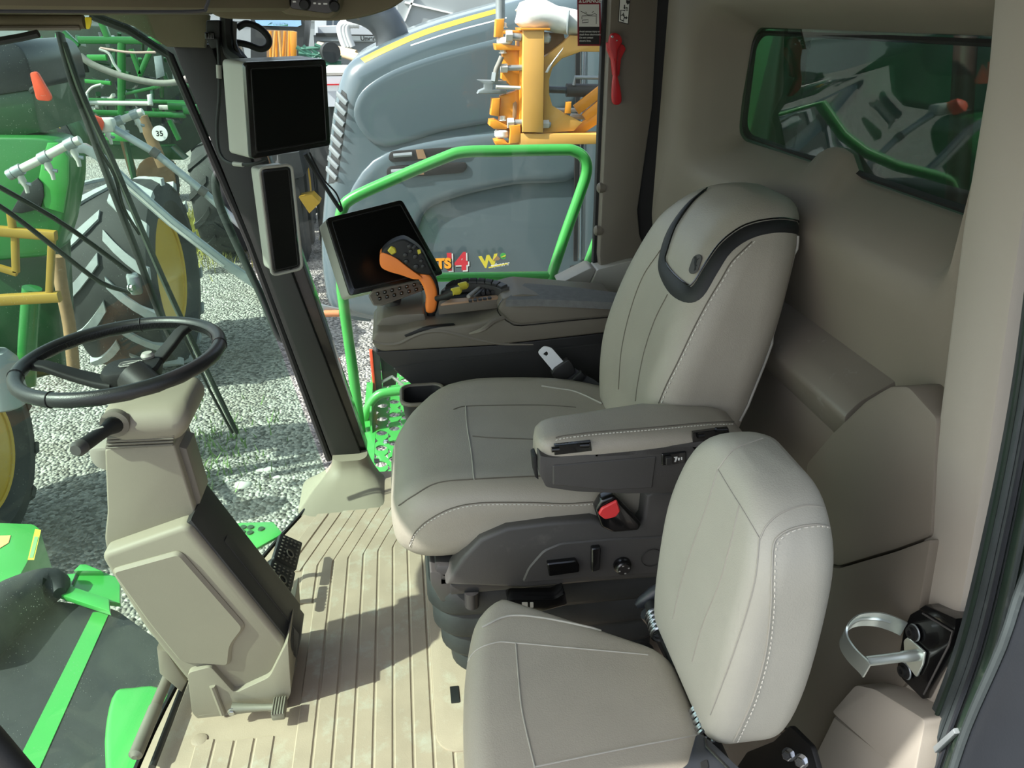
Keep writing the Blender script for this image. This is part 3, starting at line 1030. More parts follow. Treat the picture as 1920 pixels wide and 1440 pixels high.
mk('sleeve', tube([g0.lerp(g1, .55), g1], 0.0125, 14), TRIMG, gh)
mk('bracket', tube([g0 + V((.03, -.01, -.03)), g1 + V((.03, 0, -.03))], 0.008, 8), CHARD, gh)

# ================================================================ DRIVER'S SEAT
seat = thing('driver_seat', 'warm grey leather driver seat with dark control base in the cab centre', 'seat', (0.28, 1.6, 0.0))


def cush_f(p):
    # raised side bolsters, hollow in the middle, only on the upper side
    t = (p.y - 1.60) / 0.26
    if p.z > 0.47:
        p = p.copy()
        p.z += 0.030 * (min(1, abs(t)) ** 3) - 0.014 + 0.006 * math.sin((p.x + .05) * 5)
    return p


cs = [(-0.068, 1.44, 1.66, 0.415, 0.475, 0.03), (-0.060, 1.39, 1.70, 0.395, 0.51, 0.05), (-0.038, 1.355, 1.75, 0.378, 0.54, 0.075), (0.005, 1.333, 1.815, 0.368, 0.560, 0.085), (0.09, 1.325, 1.88, 0.375, 0.568, 0.08),
      (0.25, 1.325, 1.905, 0.40, 0.555, 0.07), (0.42, 1.335, 1.885, 0.42, 0.545, 0.06), (0.56, 1.36, 1.84, 0.43, 0.535, 0.05)]
cushion = mk('cushion', loft_x(cs, 4, 6, 10, cush_f), LEATHER, seat, sharp=60)
bs = [(0.47, 0.50, 0.62, 1.40, 1.79, 0.04), (0.52, 0.485, 0.66, 1.37, 1.815, 0.055), (0.62, 0.478, 0.695, 1.352, 1.83, 0.065), (0.74, 0.487, 0.725, 1.35, 1.832, 0.07), (0.88, 0.530, 0.765, 1.366, 1.828, 0.075), (1.00, 0.580, 0.795, 1.395, 1.805, 0.08),
      (1.05, 0.618, 0.808, 1.42, 1.785, 0.08), (1.085, 0.658, 0.812, 1.445, 1.75, 0.07), (1.106, 0.70, 0.80, 1.48, 1.70, 0.045), (1.115, 0.73, 0.78, 1.52, 1.63, 0.02)]


def back_f(p):
    t = (p.y - 1.59) / 0.23
    zt = max(0, min(1, (1.0 - p.z) / 0.3)) * max(0, min(1, (p.z - 0.5) / 0.1))
    mid = 0.5 * (0.487 + 0.725) + (p.z - 0.74) * 0.32
    if p.x < mid:
        p = p.copy()
        p.x += 0.022 * zt * (math.cos(min(1, abs(t)) * math.pi) * 0.5 + 0.5)
    return p


backrest = mk('backrest', loft_z(bs, 4, 6, 10, back_f), LEATHER, seat, sharp=60)
SB, SC = Surf(backrest), Surf(cushion)
# headrest pad: dark band and pale insert
i1 = [(1504, 418), (1460, 412), (1400, 424), (1355, 455), (1325, 495), (1300, 535), (1288, 534), (1262, 514), (1248, 492), (1252, 470), (1268, 425), (1297, 382), (1325, 356)]
i2 = [(1503, 440), (1460, 436), (1412, 446), (1372, 472), (1345, 512), (1318, 556), (1290, 568), (1258, 552), (1237, 515), (1236, 482), (1252, 432), (1284, 386), (1318, 358)]
mk('headrest_band', band(SB, i1, i2, 0.004, 0.006, 4, 4), BLACKM, backrest)
mk('headrest_seam', tube(SB.line([(x + (2 if k > 6 else -1), y - 2) for k, (x, y) in enumerate(i1)], 0.003, 5), 0.0017, 6), BLACK, backrest)
ep = [SB(x, y, 0.002) for x, y in ((1293, 508), (1303, 479), (1317, 484), (1307, 513))]
en = SB.n(1305, 497)
eu, ev = (ep[1] - ep[0]).normalized(), None
ec = SB(1305, 496, 0.001)
ev = en.cross(eu).normalized()
mk('badge', prism([ec + eu * a_ + ev * b_ for a_, b_ in rr(-.021, .021, -.0125, .0125, .012, 5, 1)], en * 0.0025, 0.0008, 1), CHAR, backrest)
mk('badge_mark', prism([ec + eu * (a_ * .95) + ev * (b_ * .95) + en * .0024 for a_, b_ in EMB], en * 0.0006), BLACKM, backrest)
for pts in ([(1415, 453), (1397, 470), (1375, 493), (1355, 527), (1335, 560), (1315, 597), (1300, 627), (1275, 680), (1255, 720), (1240, 756)],):
    L = SB.line(pts, 0.0012, 8)
    stuff(mk('stitching', dashes(L, 0.0012, 0.006, 0.005), THREAD, backrest))
    mk('seam', tube(SB.line([(x - 5, y) for x, y in pts], 0.0004, 8), 0.0014, 5), SEAMD, backrest)
for pts in ([(1252, 552), (1228, 600), (1208, 660), (1196, 720), (1192, 752)], [(1238, 470), (1205, 520), (1180, 590), (1165, 660), (1160, 730)]):
    mk('seam', tube(SB.line(pts, 0.0006, 8), 0.0013, 5), SEAMD, backrest)
pp = [(1503, 442), (1497, 520), (1475, 620), (1446, 705), (1408, 800)]
mk('piping', tube(SB.line([(x - 2, y) for x, y in pp], 0.002, 6), 0.003, 6), PIPING, backrest)
# cushion seams
mk('seam', tube(SC.line([(873, 762), (876, 800), (884, 850), (889, 900)], 0.0008, 6), 0.0016, 5), PIPING, cushion)
mk('seam', tube(SC.line([(850, 768), (873, 762), (940, 760), (1020, 760), (1080, 764)], 0.0006, 6), 0.0014, 5), SEAMD, cushion)
mk('seam', tube(SC.line([(886, 818), (920, 821), (1000, 824)], 0.0006, 6), 0.0014, 5), SEAMD, cushion)
mk('seam', tube(SC.line([(748, 948), (775, 930), (820, 906), (889, 899), (1010, 893), (1100, 892)], 0.0006, 6), 0.0016, 5), SEAMD, cushion)
ns = [(768, 1024), (780, 1000), (808, 976), (850, 956), (900, 947), (980, 946), (1060, 948), (1112, 945)]
mk('seam', tube(SC.line([(x, y - 4) for x, y in ns], 0.0006, 6), 0.0013, 5), SEAMD, cushion)
stuff(mk('stitching', dashes(SC.line(ns, 0.0012, 8), 0.0011, 0.005, 0.004), THREAD, cushion))
mk('piping', tube(SC.line([(1015, 724), (1040, 728), (1080, 735), (1128, 757)], 0.001, 6), 0.0028, 6), PIPING, cushion)

# control panel on the near side
Yp = 1.305
pan = [A(836, 1098, Y=Yp), A(846, 1078, Y=Yp), A(866, 1048, Y=Yp), A(900, 1012, Y=Yp), A(950, 990, Y=Yp), A(1030, 980, Y=Yp), A(1110, 975, Y=Yp), A(1150, 990, Y=Yp), A(1195, 990, Y=Yp), A(1206, 975, Y=Yp), A(1212, 930, Y=Yp), A(1228, 922, Y=Yp), A(1320, 924, Y=Yp), A(1320, 1080, Y=Yp), A(1130, 1092, Y=Yp), A(990, 1104, Y=Yp)]
panel = mk('control_panel', prism(pan, (0, 0.06, 0), 0.010, 3), CHAR, seat)
SP = Surf(panel)
mk('panel_plate', prism(corners([A(978, 1090, Y=Yp + .002), A(990, 1062, Y=Yp + .002), A(1018, 1030, Y=Yp + .002), A(1050, 1016, Y=Yp + .002), A(1140, 1008, Y=Yp + .002), A(1320, 1000, Y=Yp + .002), A(1320, 1066, Y=Yp + .002), A(1150, 1078, Y=Yp + .002)], 0.01), (0, -0.006, 0), 0.001, 1, 0.004), CHAR, panel)
mk('slide_switch', prism(corners([A(1024, 1050, Y=Yp - .003), A(1078, 1044, Y=Yp - .003), A(1084, 1052, Y=Yp - .003), A(1084, 1066, Y=Yp - .003), A(1028, 1074, Y=Yp - .003)], 0.004), (0, -0.014, 0), 0.001, 1, 0.004), BLACK, panel)
mk('tilt_switch', prism(corners([A(1107, 1022, Y=Yp - .003), A(1124, 1020, Y=Yp - .003), A(1122, 1062, Y=Yp - .003), A(1107, 1066, Y=Yp - .003)], 0.004), (0, -0.014, 0), 0.001, 1, 0.004), BLACK, panel)
kc = A(1166, 1058, Y=Yp - .004)
kn = mk('lumbar_knob', lathe([(0.020, 0), (0.020, 0.006), (0.0165, 0.008), (0.0165, 0.016), (0.014, 0.019), (0.006, 0.019)], kc, (0, -1, 0), 28), BLACK, panel)
for a in range(4):
    d_ = V((math.cos(a * math.pi / 2 + .3), 0, math.sin(a * math.pi / 2 + .3))) * 0.0105
    mk('knob_mark', box(kc + d_ + V((0, -.0192, 0)), (0.004, 0.001, 0.003), 0.0003, 1), LGREY, kn)
ci = A(1222, 1046, Y=Yp - .0065)
mk('cap_ring', tube([ci + V((math.cos(2 * math.pi * k / 28), 0, math.sin(2 * math.pi * k / 28))) * 0.023 for k in range(28)], 0.001, 5, closed=True), CHARD, panel)
# buckle
bk = [A(1116, 958, Y=1.29), A(1128, 938, Y=1.29), A(1152, 929, Y=1.29), A(1172, 950, Y=1.29), A(1204, 984, Y=1.29), A(1198, 996, Y=1.29), A(1150, 1000, Y=1.29), A(1128, 990, Y=1.29)]
buckle = mk('belt_buckle', prism(corners(bk, 0.006), (0, 0.03, 0), 0.007, 3), BLACK, seat)
mk('release_button', prism(corners([A(1121, 962, Y=1.288), A(1127, 951, Y=1.288), A(1156, 936, Y=1.288), A(1162, 956, Y=1.288), A(1154, 967, Y=1.288), A(1134, 972, Y=1.288)], 0.004), (0, -0.006, 0), 0.0, 1, 0.003), REDB, buckle)
# suspension
mk('seat_pan', box((0.31, 1.59, 0.345), (0.58, 0.50, 0.06), 0.012), CHARD, seat)
mk('front_bracket', prism(corners([A(806, 1072, Y=1.34), A(850, 1078, Y=1.34), A(858, 1100, Y=1.34), A(864, 1130, Y=1.34), A(826, 1128, Y=1.34), A(808, 1096, Y=1.34)], 0.006), (0, 0.42, 0), 0.006), CHAR, seat)
mk('suspension_case', box((0.36, 1.60, 0.255), (0.56, 0.50, 0.13), 0.02), CHAR, seat)
mk('slide_rail', box((0.36, 1.335, 0.325), (0.62, 0.03, 0.03), 0.004), CHARD, seat)
mk('rail_roller', lathe([(0.016, 0), (0.016, 0.04)], A(885, 1135, Y=1.32), (0, 0, 1), 14), CHARD, seat)
bz = []
for k in range(4):
    z0, z1 = 0.30 - 0.072 * k, 0.30 - 0.072 * (k + 1)
    ins = 0.008 * k + (0.012 * k * k * .25)
    bz += [(z0, ins), (z0 - 0.012, ins - 0.005), (z1 + 0.02, ins - 0.005), (z1 + 0.006, ins + 0.004), (z1 + 0.003, ins + 0.012)]
secs = [(z, 0.005 + i_, 0.60 - i_, 1.335 + i_ * .6, 1.86 - i_, 0.07) for z, i_ in reversed(bz)]
mk('bellows', loft_z(secs, 1, 6, 2), RUBBER, seat, sharp=60)
mk('base_plate', prism([V((a, b, 0.0)) for a, b in rr(0.0, 0.62, 1.17, 1.92, 0.05, 5, 1)], (0, 0, 0.007), 0.003), FLOORM, seat)
mk('anchor_bracket', prism([A(846, 1318, Y=1.30), A(862, 1316, Y=1.30), A(862, 1362, Y=1.30), A(846, 1358, Y=1.30)], (0, 0.05, 0), 0.002), BLACKM, seat)
# height lever with two pictograms
lv = mk('height_lever', prism(corners([A(950, 1130, Y=1.27), A(960, 1125, Y=1.27), A(1040, 1124, Y=1.27), A(1060, 1112, Y=1.27), A(1064, 1134, Y=1.27), A(1020, 1146, Y=1.27), A(975, 1143, Y=1.27)], 0.006), (0, 0.04, 0), 0.005), BLACK, seat)
for x, wd in ((984, 0.012), (997, 0.007)):
    mk('lever_symbol', prism(corners([A(x - wd * 450, 1129, Y=1.2695), A(x + wd * 450, 1129, Y=1.2695), A(x + wd * 450, 1139, Y=1.2695), A(x - wd * 450, 1139, Y=1.2695)], 0.002), (0, -0.001, 0)), LGREY, lv)

# left armrest
Ya = 1.215
arm = [A(1003, 812, Y=Ya), A(1012, 838, Y=Ya), A(1038, 852, Y=Ya), A(1200, 833, Y=Ya), A(1340, 812, Y=Ya), A(1384, 806, Y=Ya), A(1378, 786, Y=Ya), A(1340, 790, Y=Ya), A(1250, 797, Y=Ya), A(1150, 808, Y=Ya), A(1060, 820, Y=Ya), A(1035, 806, Y=Ya)]
armz = lambda p: p
# pad as rows running along X: near lower edge, near upper edge, crown, far edge
ax_ = [(1003, 1036, 812), (1030, 1060, 0)]
padrows = []
xs = [0.222, 0.228, 0.242, 0.265, 0.33, 0.40, 0.46, 0.53, 0.60, 0.628, 0.638]
for i, x in enumerate(xs):
    tz = 0.700 - 0.016 * (x - .23) / .37
    e = [0.25, 0.62, 0.85, 0.96, 1, 1, 1, 1, 0.96, 0.8, 0.4][i]
    wob = 0.012 * math.exp(-((x - .46) / .06) ** 2)
    z0 = tz - 0.020
    zt = z0 + 0.062 * (0.5 + 0.5 * e) + 0.3 * wob
    ya, yb = 1.262 - 0.047 * e, 1.272 + (0.052 + 0.034 * min(1, max(0, (x - .22) / .2)) + wob) * e
    padrows.append([V((x, a, b)) for a, b in rr(ya, yb, z0, zt, 0.022 * e + .003, 5, 4)])
armpad = mk('armrest_pad', loft(padrows), LEATHER, seat, sharp=60)
abox = [A(1012, 853, Y=Ya), A(1022, 857, Y=Ya), A(1042, 858, Y=Ya), A(1200, 843, Y=Ya), A(1376, 820, Y=Ya), A(1376, 900, Y=Ya), A(1330, 922, Y=Ya), A(1180, 926, Y=Ya), A(1080, 922, Y=Ya), A(1024, 914, Y=Ya), A(1012, 890, Y=Ya)]
armbox = mk('armrest_box', prism(corners(abox, 0.006), (0, 0.075, 0), 0.006, 2), CHAR, seat)
mk('box_plate', prism(corners([A(1036, 872, Y=Ya), A(1230, 855, Y=Ya), A(1222, 914, Y=Ya), A(1140, 918, Y=Ya), A(1036, 908, Y=Ya)], 0.003), (0, -0.003, 0), 0.0, 1, 0.002), CHAR, armbox)
mk('switch_plate', prism(corners([A(1240, 850, Y=Ya), A(1286, 845, Y=Ya), A(1286, 866, Y=Ya), A(1240, 872, Y=Ya)], 0.003), (0, -0.004, 0), 0.0, 1, 0.002), BLACK, armbox)
mk('rocker_switch', prism(corners([A(1247, 856, Y=Ya - .004), A(1259, 854, Y=Ya - .004), A(1259, 868, Y=Ya - .004), A(1247, 870, Y=Ya - .004)], 0.002), (0, -0.007, 0), 0.0, 1, 0.002), CHARD, armbox)
for q in ([(1263, 857), (1270, 856), (1270, 859), (1267, 866), (1264, 866), (1266, 860)], [(1271, 858), (1275, 858), (1274, 863), (1271, 863)], [(1277, 857), (1279, 857), (1279, 862), (1277, 862)]):
    mk('switch_symbol', prism([A(x, y, Y=Ya - .0042) for x, y in q], (0, -0.0006, 0)), WHITE, armbox)
mk('box_knob', lathe([(0.022, 0), (0.022, .004), (0.010, .006), (0.008, .014)], A(1312, 866, Y=Ya), (0, -1, 0), 24), BLACK, armbox)
mk('front_switch', prism(corners([A(999, 858, Y=1.24), A(1006, 854, Y=1.24), A(1010, 900, Y=1.24), A(1003, 894, Y=1.24)], 0.003), (0, 0.03, 0), 0.002), BLACKM, armbox)
for x0, x1, y0 in ((1034, 1048, 843), (1086, 1104, 835), (1308, 1320, 817), (1342, 1362, 806)):
    mk('hinge_pin', tube([A(x0, y0, Y=Ya - .004), A(x1, y0 - 1, Y=Ya - .004)], 0.0055, 10), BLACK, armbox)
mk('hinge_leaf', prism([A(1040, 836, Y=Ya - .001), A(1108, 829, Y=Ya - .001), A(1110, 846, Y=Ya - .001), A(1040, 854, Y=Ya - .001)], (0, 0.01, 0), 0.001, 1), BLACK, armbox)
mk('hinge_leaf', prism([A(1300, 812, Y=Ya - .001), A(1366, 803, Y=Ya - .001), A(1370, 820, Y=Ya - .001), A(1300, 830, Y=Ya - .001)], (0, 0.01, 0), 0.001, 1), BLACK, armbox)
SA = Surf(armpad)
al = [(1042, 826), (1060, 822), (1120, 815), (1220, 807), (1320, 798), (1376, 796)]
stuff(mk('stitching', dashes(SA.line(al, 0.001, 8), 0.0011, 0.004, 0.003), THREAD, armpad))
mk('seam', tube(SA.line([(x, y - 5) for x, y in al], 0.0006, 6), 0.0012, 5), SEAMD, armpad)

# belt tongue on its strap
belt = thing('seat_belt', 'black seat belt strap with bright steel tongue against the dark console side', 'seat belt', A(1090, 740, Y=1.9))
Yb = 1.93
o_ = corners([A(1008, 661, Y=Yb), A(1020, 649, Y=Yb), A(1034, 652, Y=Yb), A(1060, 682, Y=Yb), A(1038, 700, Y=Yb), A(1034, 692, Y=Yb)], 0.008, 3)
hc = A(1024, 664, Y=Yb)
h_ = [A(1017, 663, Y=Yb), A(1024, 657, Y=Yb), A(1031, 665, Y=Yb), A(1024, 671, Y=Yb)]
inn = []
for p in o_:
    d_ = (p - hc)
    an = math.atan2(d_.z, d_.x)
    inn.append((an, p))
hl = []
for an, p in inn:
    best = hc + V((math.cos(an), 0, math.sin(an))) * (0.0062 / max(abs(math.cos(an - .7)), abs(math.sin(an - .7))))
    hl.append(best)
mk('tongue', plate_hole(o_, hl, (0, 0.004, 0)), STEELW, belt, smooth=False)
mk('tongue_grip', prism(corners([A(1034, 702, Y=Yb - .01), A(1040, 692, Y=Yb - .01), A(1066, 674, Y=Yb - .01), A(1074, 684, Y=Yb - .01), A(1080, 700, Y=Yb - .01), A(1052, 718, Y=Yb - .01), A(1044, 712, Y=Yb - .01)], 0.004), (0, 0.025, 0), 0.006), CHARD, belt)
rows = []
for (x, y, x2, y2, yy) in ((1046, 712, 1078, 690, Yb), (1062, 722, 1092, 700, Yb - .01), (1086, 738, 1114, 712, Yb - .03), (1110, 752, 1136, 728, Yb - .05), (1140, 770, 1165, 745, Yb - .08)):
    rows.append([A(x, y, Y=yy), A(x2, y2, Y=yy)])
mk('webbing', thick(rows, V((0, 0.003, 0))), BLACKM, belt)
mk('belt_loop', prism([A(1070, 716, Y=Yb - .028), A(1090, 697, Y=Yb - .028), A(1100, 706, Y=Yb - .028), A(1080, 728, Y=Yb - .028)], (0, 0.016, 0), 0.004), CHARD, belt)

# ================================================================ RIGHT ARMREST CONSOLE
Yk = 2.0
con = thing('armrest_console', 'long warm grey armrest console with keypads and lidded bin beside the driver seat', 'console', (0.22, 2.15, 0.3))
ub = [(697, 634), (706, 622), (745, 622), (790, 612), (850, 612), (900, 604), (935, 592), (965, 586), (1160, 572), (1160, 622), (930, 648), (716, 660), (701, 652)]
ubp = corners([A(x, y, Y=Yk) for x, y in ub], 0.012)
body = mk('body', prism(ubp, (0, 0.21, 0), 0.014, 3), TRIMG, con)
lid = [(934, 582), (944, 560), (975, 552), (1160, 566), (1160, 592), (976, 609), (955, 603)]
lidm = mk('bin_lid', prism(corners([A(x, y, Y=Yk - .004) for x, y in lid], 0.010), (0, 0.17, 0), 0.008, 3), TRIMG, con)
ct = [A(946, 560, Z=.742), A(1165, 566, Z=.722), A(1165, 545, Z=.722), A(990, 531, Z=.748), A(972, 540, Z=.747)]
rows = [[A(948, 562, Z=.752), A(1010, 561, Z=.750), A(1080, 564, Z=.742), A(1160, 568, Z=.731)], [A(984, 531, Z=.756), A(1040, 535, Z=.752), A(1090, 540, Z=.744), A(1160, 549, Z=.733)]]
mk('lid_cloth', thick(rows, V((0, 0, -0.02))), MGREY, lidm)
mk('lid_gap', tube([A(x, y, Y=Yk - .0045) for x, y in ((1160, 593), (1060, 602), (976, 610.5), (955, 604.5), (941, 594), (932.5, 582), (936, 570), (943, 560))], 0.0016, 6, 3), BLACK, lidm)
lo = [(702, 660), (930, 648), (1160, 622), (1160, 800), (830, 780), (800, 742), (766, 708), (724, 680)]
mk('lower_body', prism(corners([A(x, y, Y=Yk + .006) for x, y in lo], 0.010), (0, 0.28, 0), 0.010, 3), CHARD, con)
mk('side_crease', prism(corners([A(735, 690, Y=Yk + .006), A(760, 684, Y=Yk + .006), A(880, 668, Y=Yk + .006), A(1160, 640, Y=Yk + .006), A(1160, 790, Y=Yk + .006), A(835, 772, Y=Yk + .006)], 0.01), (0, -0.004, 0), 0.0, 1, .003), CHARD, con)
# front cap of the console and gate
mk('front_cap', prism(corners([A(704, 614, Y=Yk + .05), A(716, 597, Y=Yk + .05), A(745, 590, Y=Yk + .05), A(796, 588, Y=Yk + .05), A(800, 606, Y=Yk + .05), A(770, 618, Y=Yk + .05), A(712, 628, Y=Yk + .05)], 0.006), (0, 0.2, 0), 0.010), TRIMG, con)
SBd = Surf(body)
gz = A(810, 606, Y=2.05).z
mk('gate_slot', band(SBd, [(758, 628), (775, 621), (797, 612), (820, 608), (850, 606)], [(761, 632), (778, 627), (800, 619), (822, 614), (854, 610)], 0.0012, 0.003, 4, 3), BLACKM, body)
mk('lip_roll', tube([A(x, y, Y=Yk + .004) for x, y in ((699, 640), (720, 645), (748, 643), (775, 630), (800, 622), (830, 621), (865, 629), (900, 638), (945, 645), (1000, 646))], [.006, .007, .007, .007, .007, .007, .007, .006, .004, .002], 8, 4), TRIMG, con)
mk('bowl_ridge', tube([A(x, y, Z=z) for x, y, z in ((944, 596, .70), (925, 603, .695), (905, 618, .68), (880, 626, .665))], [.007, .008, .007, .003], 8, 4), TRIMG, con)
# deck behind the joystick: keypads, levers, dials
Zd = 0.728
deck = mk('deck', prism([A(x, y, Z=Zd) for x, y in ((822, 572), (935, 560), (962, 536), (955, 527), (842, 527), (826, 545))], (0, 0, -0.03), 0.004), TRIMG, con)
mk('deck_strip', prism([A(x, y, Z=Zd + .004) for x, y in ((826, 570), (932, 558), (945, 552), (845, 560))], (0, 0, -0.006), 0.001, 1), mat('tan_strip', (196, 160, 128), 0.5), deck)
ka = cr([A(x, y, Z=Zd + .030) for x, y in ((836, 536), (862, 531), (895, 530), (922, 533), (941, 541))], 4)
kb = cr([A(x, y, Z=Zd + .036) for x, y in ((846, 528), (866, 524), (897, 523), (927, 526), (953, 536))], 4)
mk('keypad_rim', thick([[p + (p - q) * .16 - V((0, 0, .003)) for p, q in zip(ka, kb)], [q + (q - p) * .16 - V((0, 0, .003)) for p, q in zip(ka, kb)]], V((0, 0, -0.03))), CHAR, deck)
for k in range(8):
    t0, t1 = k * 2, k * 2 + 1.75
    f_ = lambda L, t: L[int(t)].lerp(L[min(int(t) + 1, len(L) - 1)], t - int(t))
    q = [f_(ka, t0), f_(ka, t1), f_(kb, t1), f_(kb, t0)]
    mk('key', prism([p - V((0, 0, .003)) for p in q], (0, 0, 0.007), 0.0, 1, 0.0015), CHARD, deck)
for (x, y) in ((853, 548), (866, 538)):
    p = A(x, y, Z=Zd + .045)
    lv = mk('lever', tube([A(x - 34, y + 12, Z=Zd + .012), A(x - 16, y + 7, Z=Zd + .03), p], [0.008, 0.009, 0.009], 12), BLACKM, deck)
    mk('lever_cap', tube([p - V((.008, 0, -.001)), p + V((.012, .005, .003)), p + V((.018, .006, .001))], [0.0102, 0.011, 0.006], 12), YELLOWB, lv)
mk('dial_bed', prism([A(x, y, Z=Zd + .006) for x, y in ((893, 552), (938, 545), (925, 534), (905, 536))], (0, 0, -0.01), 0.001, 1), BLACKM, deck)
for k in range(5):
    p, q = A(897 + 9 * k, 552 - 1.2 * k, Z=Zd + .01), A(904 + 6 * k, 538 - .6 * k, Z=Zd + .012)
    mk('thumb_dial', tube([p, q], 0.006, 10), CHARD, deck)
mk('deck_bar', tube([A(878, 556, Z=Zd + .012), A(906, 534, Z=Zd + .016)], 0.006, 8), LGREY, deck)
mk('deck_bar', tube([A(890, 556, Z=Zd + .012), A(914, 535, Z=Zd + .016)], 0.004, 8), CHAR, deck)
for k in range(5):
    mk('deck_key', box(A(882 + 9 * k, 564 - 1.3 * k, Z=Zd + .006), (0.010, 0.012, 0.006), 0.001, 1), CHARD, deck)
mk('lever_bed', prism([A(x, y, Z=Zd + .003) for x, y in ((822, 562), (876, 556), (895, 534), (850, 534))], (0, 0, -0.006), 0.001, 1), BLACKM, deck)
# bowl in front of the lid
# storage tray at the console foot
tr_c = A(800, 775, Y=1.93)
mk('tray', loft([[tr_c + V((a_ * k, b_ * k, z_)) for a_, b_ in rr(-.065, .05, -.05, .07, .03, 5, 1)] for z_, k in ((-.06, .8), (0.02, .95), (.055, 1.0), (.055, .93), (.0, .85), (-.05, .7))], cap=True), CHARD, con)
mk('tray_lip', tube([tr_c + V((a_, b_, .055)) for a_, b_ in rr(-.066, .051, -.051, .071, .03, 5, 1)], 0.006, 8, closed=True), TRIMG, con)

# joystick
joy = thing('joystick', 'orange and black multifunction joystick rising from the console gate', 'joystick', A(808, 606, Y=2.09))
Yj = 2.07
mk('shaft', tube([A(807, 612, Y=Yj + .02), A(808, 596, Y=Yj + .02), A(808, 584, Y=Yj + .02)], [0.012, 0.008, 0.008], 12), STEEL, joy)
mk('collar', tube([A(808, 596, Y=Yj + .02), A(808, 583, Y=Yj + .02)], [0.011, 0.0135], 14), BLACKM, joy)
mk('boot', lathe([(0.022, -.006), (0.016, .004), (0.012, .012)], A(806, 612, Y=Yj + .02), (0, 0, 1), 16), BLACKM, joy)


def jp(pts, y, d, r):
    return prism(cr([A(a, b, Y=y) for a, b in pts], 3, True), (0, d, 0), r, 3)


mk('grip_face', jp([(799, 586), (815, 586), (820, 566), (819, 543), (809, 521), (796, 513), (783, 520), (793, 538), (799, 560)], Yj, 0.045, 0.013), ORANGE, joy)
mk('grip_back', jp([(806, 588), (818, 588), (824, 562), (822, 535), (812, 512), (800, 500), (792, 512), (806, 530), (812, 555)], Yj + .008, 0.042, 0.009), BLACKM, joy)
mk('thumb_rest', jp([(712, 482), (718, 474), (742, 484), (760, 498), (782, 514), (792, 522), (776, 524), (752, 516), (728, 509), (714, 500)], Yj - .006, 0.05, 0.010), ORANGE, joy)
head = mk('head', jp([(715, 478), (728, 460), (752, 449), (768, 453), (790, 470), (804, 496), (811, 514), (796, 516), (776, 510), (758, 496), (742, 486)], Yj - .004, 0.05, 0.008), BLACKM, joy)
mk('thumb_button', prism(corners([A(x, y, Y=Yj - .004) for x, y in ((726, 470), (733, 461), (741, 464), (744, 473), (735, 478))], 0.004), (0, -0.004, 0), 0.0, 1, 0.003), YELLOWB, head)
mk('thumb_button', prism(corners([A(x, y, Y=Yj - .004) for x, y in ((782, 468), (788, 467), (790, 474), (784, 477))], 0.002), (0, -0.003, 0), 0.0, 1, 0.002), YELLOWB, head)
for (x, y, r_) in ((768, 462, .007), (776, 464, .006), (760, 478, .007), (762, 490, .0065), (779, 481, .0075), (790, 489, .006), (780, 500, .008), (793, 499, .006), (770, 471, .006)):
    mk('round_button', lathe([(r_, 0), (r_ * .9, .004), (r_ * .5, .0055)], A(x, y, Y=Yj - .004), (0, -1, 0), 14), CHARD, head)

# ================================================================ SCREENS
def monitor(name, label, pts, th, bez, side_m=LGREY, group='dark display screens'):
    """pts: front-face corners (tl, tr, br, bl)"""
    u_ = ((pts[1] - pts[0]) + (pts[2] - pts[3])).normalized()
    n_ = u_.cross((pts[3] - pts[0])).normalized()
    if n_.dot(CAM - pts[0]) < 0:
        n_ = -n_
    t = thing(name, label, 'screen', sum(pts, V()) / 4, group)
    f = corners(pts, 0.012)
    mk('front_bezel', prism([p + n_ * .001 for p in f], n_ * -0.016, 0.003), BLACK, t)
    mk('housing', prism([p - n_ * .012 for p in f], n_ * -(th * .55), 0.0), side_m, t)
    mk('rear_shell', prism([p - n_ * (.012 + th * .55) for p in f], n_ * -(th * .45), 0.0, 3, min(0.02, th * .4)), side_m, t)
    ins = []
    c_ = sum(pts, V()) / 4
    q = inset(pts, bez)
    mk('display', prism(corners([p + n_ * .0006 for p in q], .004), n_ * 0.001), SCREEN, t)
    mk('bezel_groove', tube([p + n_ * .001 for p in corners(inset(pts, bez * .8), .006)], 0.0012, 5, closed=True), CHARD, t)
    return t, n_, u_


m1, n1, u1 = monitor('cab_monitor', 'largest dark monitor with silver side hanging high on the pillar', [A(459, 117, Y=2.05), A(611, 110, Y=2.22), A(620, 273, Y=2.22), A(471, 299, Y=2.05)], 0.085, 0.018)
mk('mount_bracket', tube([A(500, 180, Y=2.2), A(480, 150, Y=2.28), A(440, 100, Y=2.32)], 0.02, 8), BLACKM, m1)
m2, n2, u2 = monitor('pillar_display', 'tall narrow dark display with silver rim below the big monitor', [A(487, 318, Y=2.10), A(544, 311, Y=2.14), A(563, 500, Y=2.14), A(512, 512, Y=2.10)], 0.06, 0.008)
rimp = corners([p + n2 * .003 for p in [A(485, 315, Y=2.10), A(546, 308, Y=2.14), A(566, 503, Y=2.14), A(509, 516, Y=2.10)]], .016)
mk('rim', tube(rimp, 0.004, 8, closed=True), LGREY, m2)
mk('mount_bracket', tube([A(520, 420, Y=2.18), A(500, 430, Y=2.3)], 0.02, 8), BLACKM, m2)
m3, n3, u3 = monitor('console_monitor', 'tilted dark monitor with silver left edge standing behind the joystick', [A(611, 409, Y=2.16), A(754, 374, Y=2.26), A(832, 514, Y=2.19), A(657, 555, Y=2.08)], 0.085, 0.016)
kbp = corners([A(690, 556, Y=2.075), A(696, 546, Y=2.078), A(806, 522, Y=2.15), A(812, 538, Y=2.145), A(716, 574, Y=2.06), A(700, 574, Y=2.06)], .006)
kb_ = mk('key_strip', prism(kbp, (0.005, 0.04, -0.006), 0.005), TRIMG, m3)
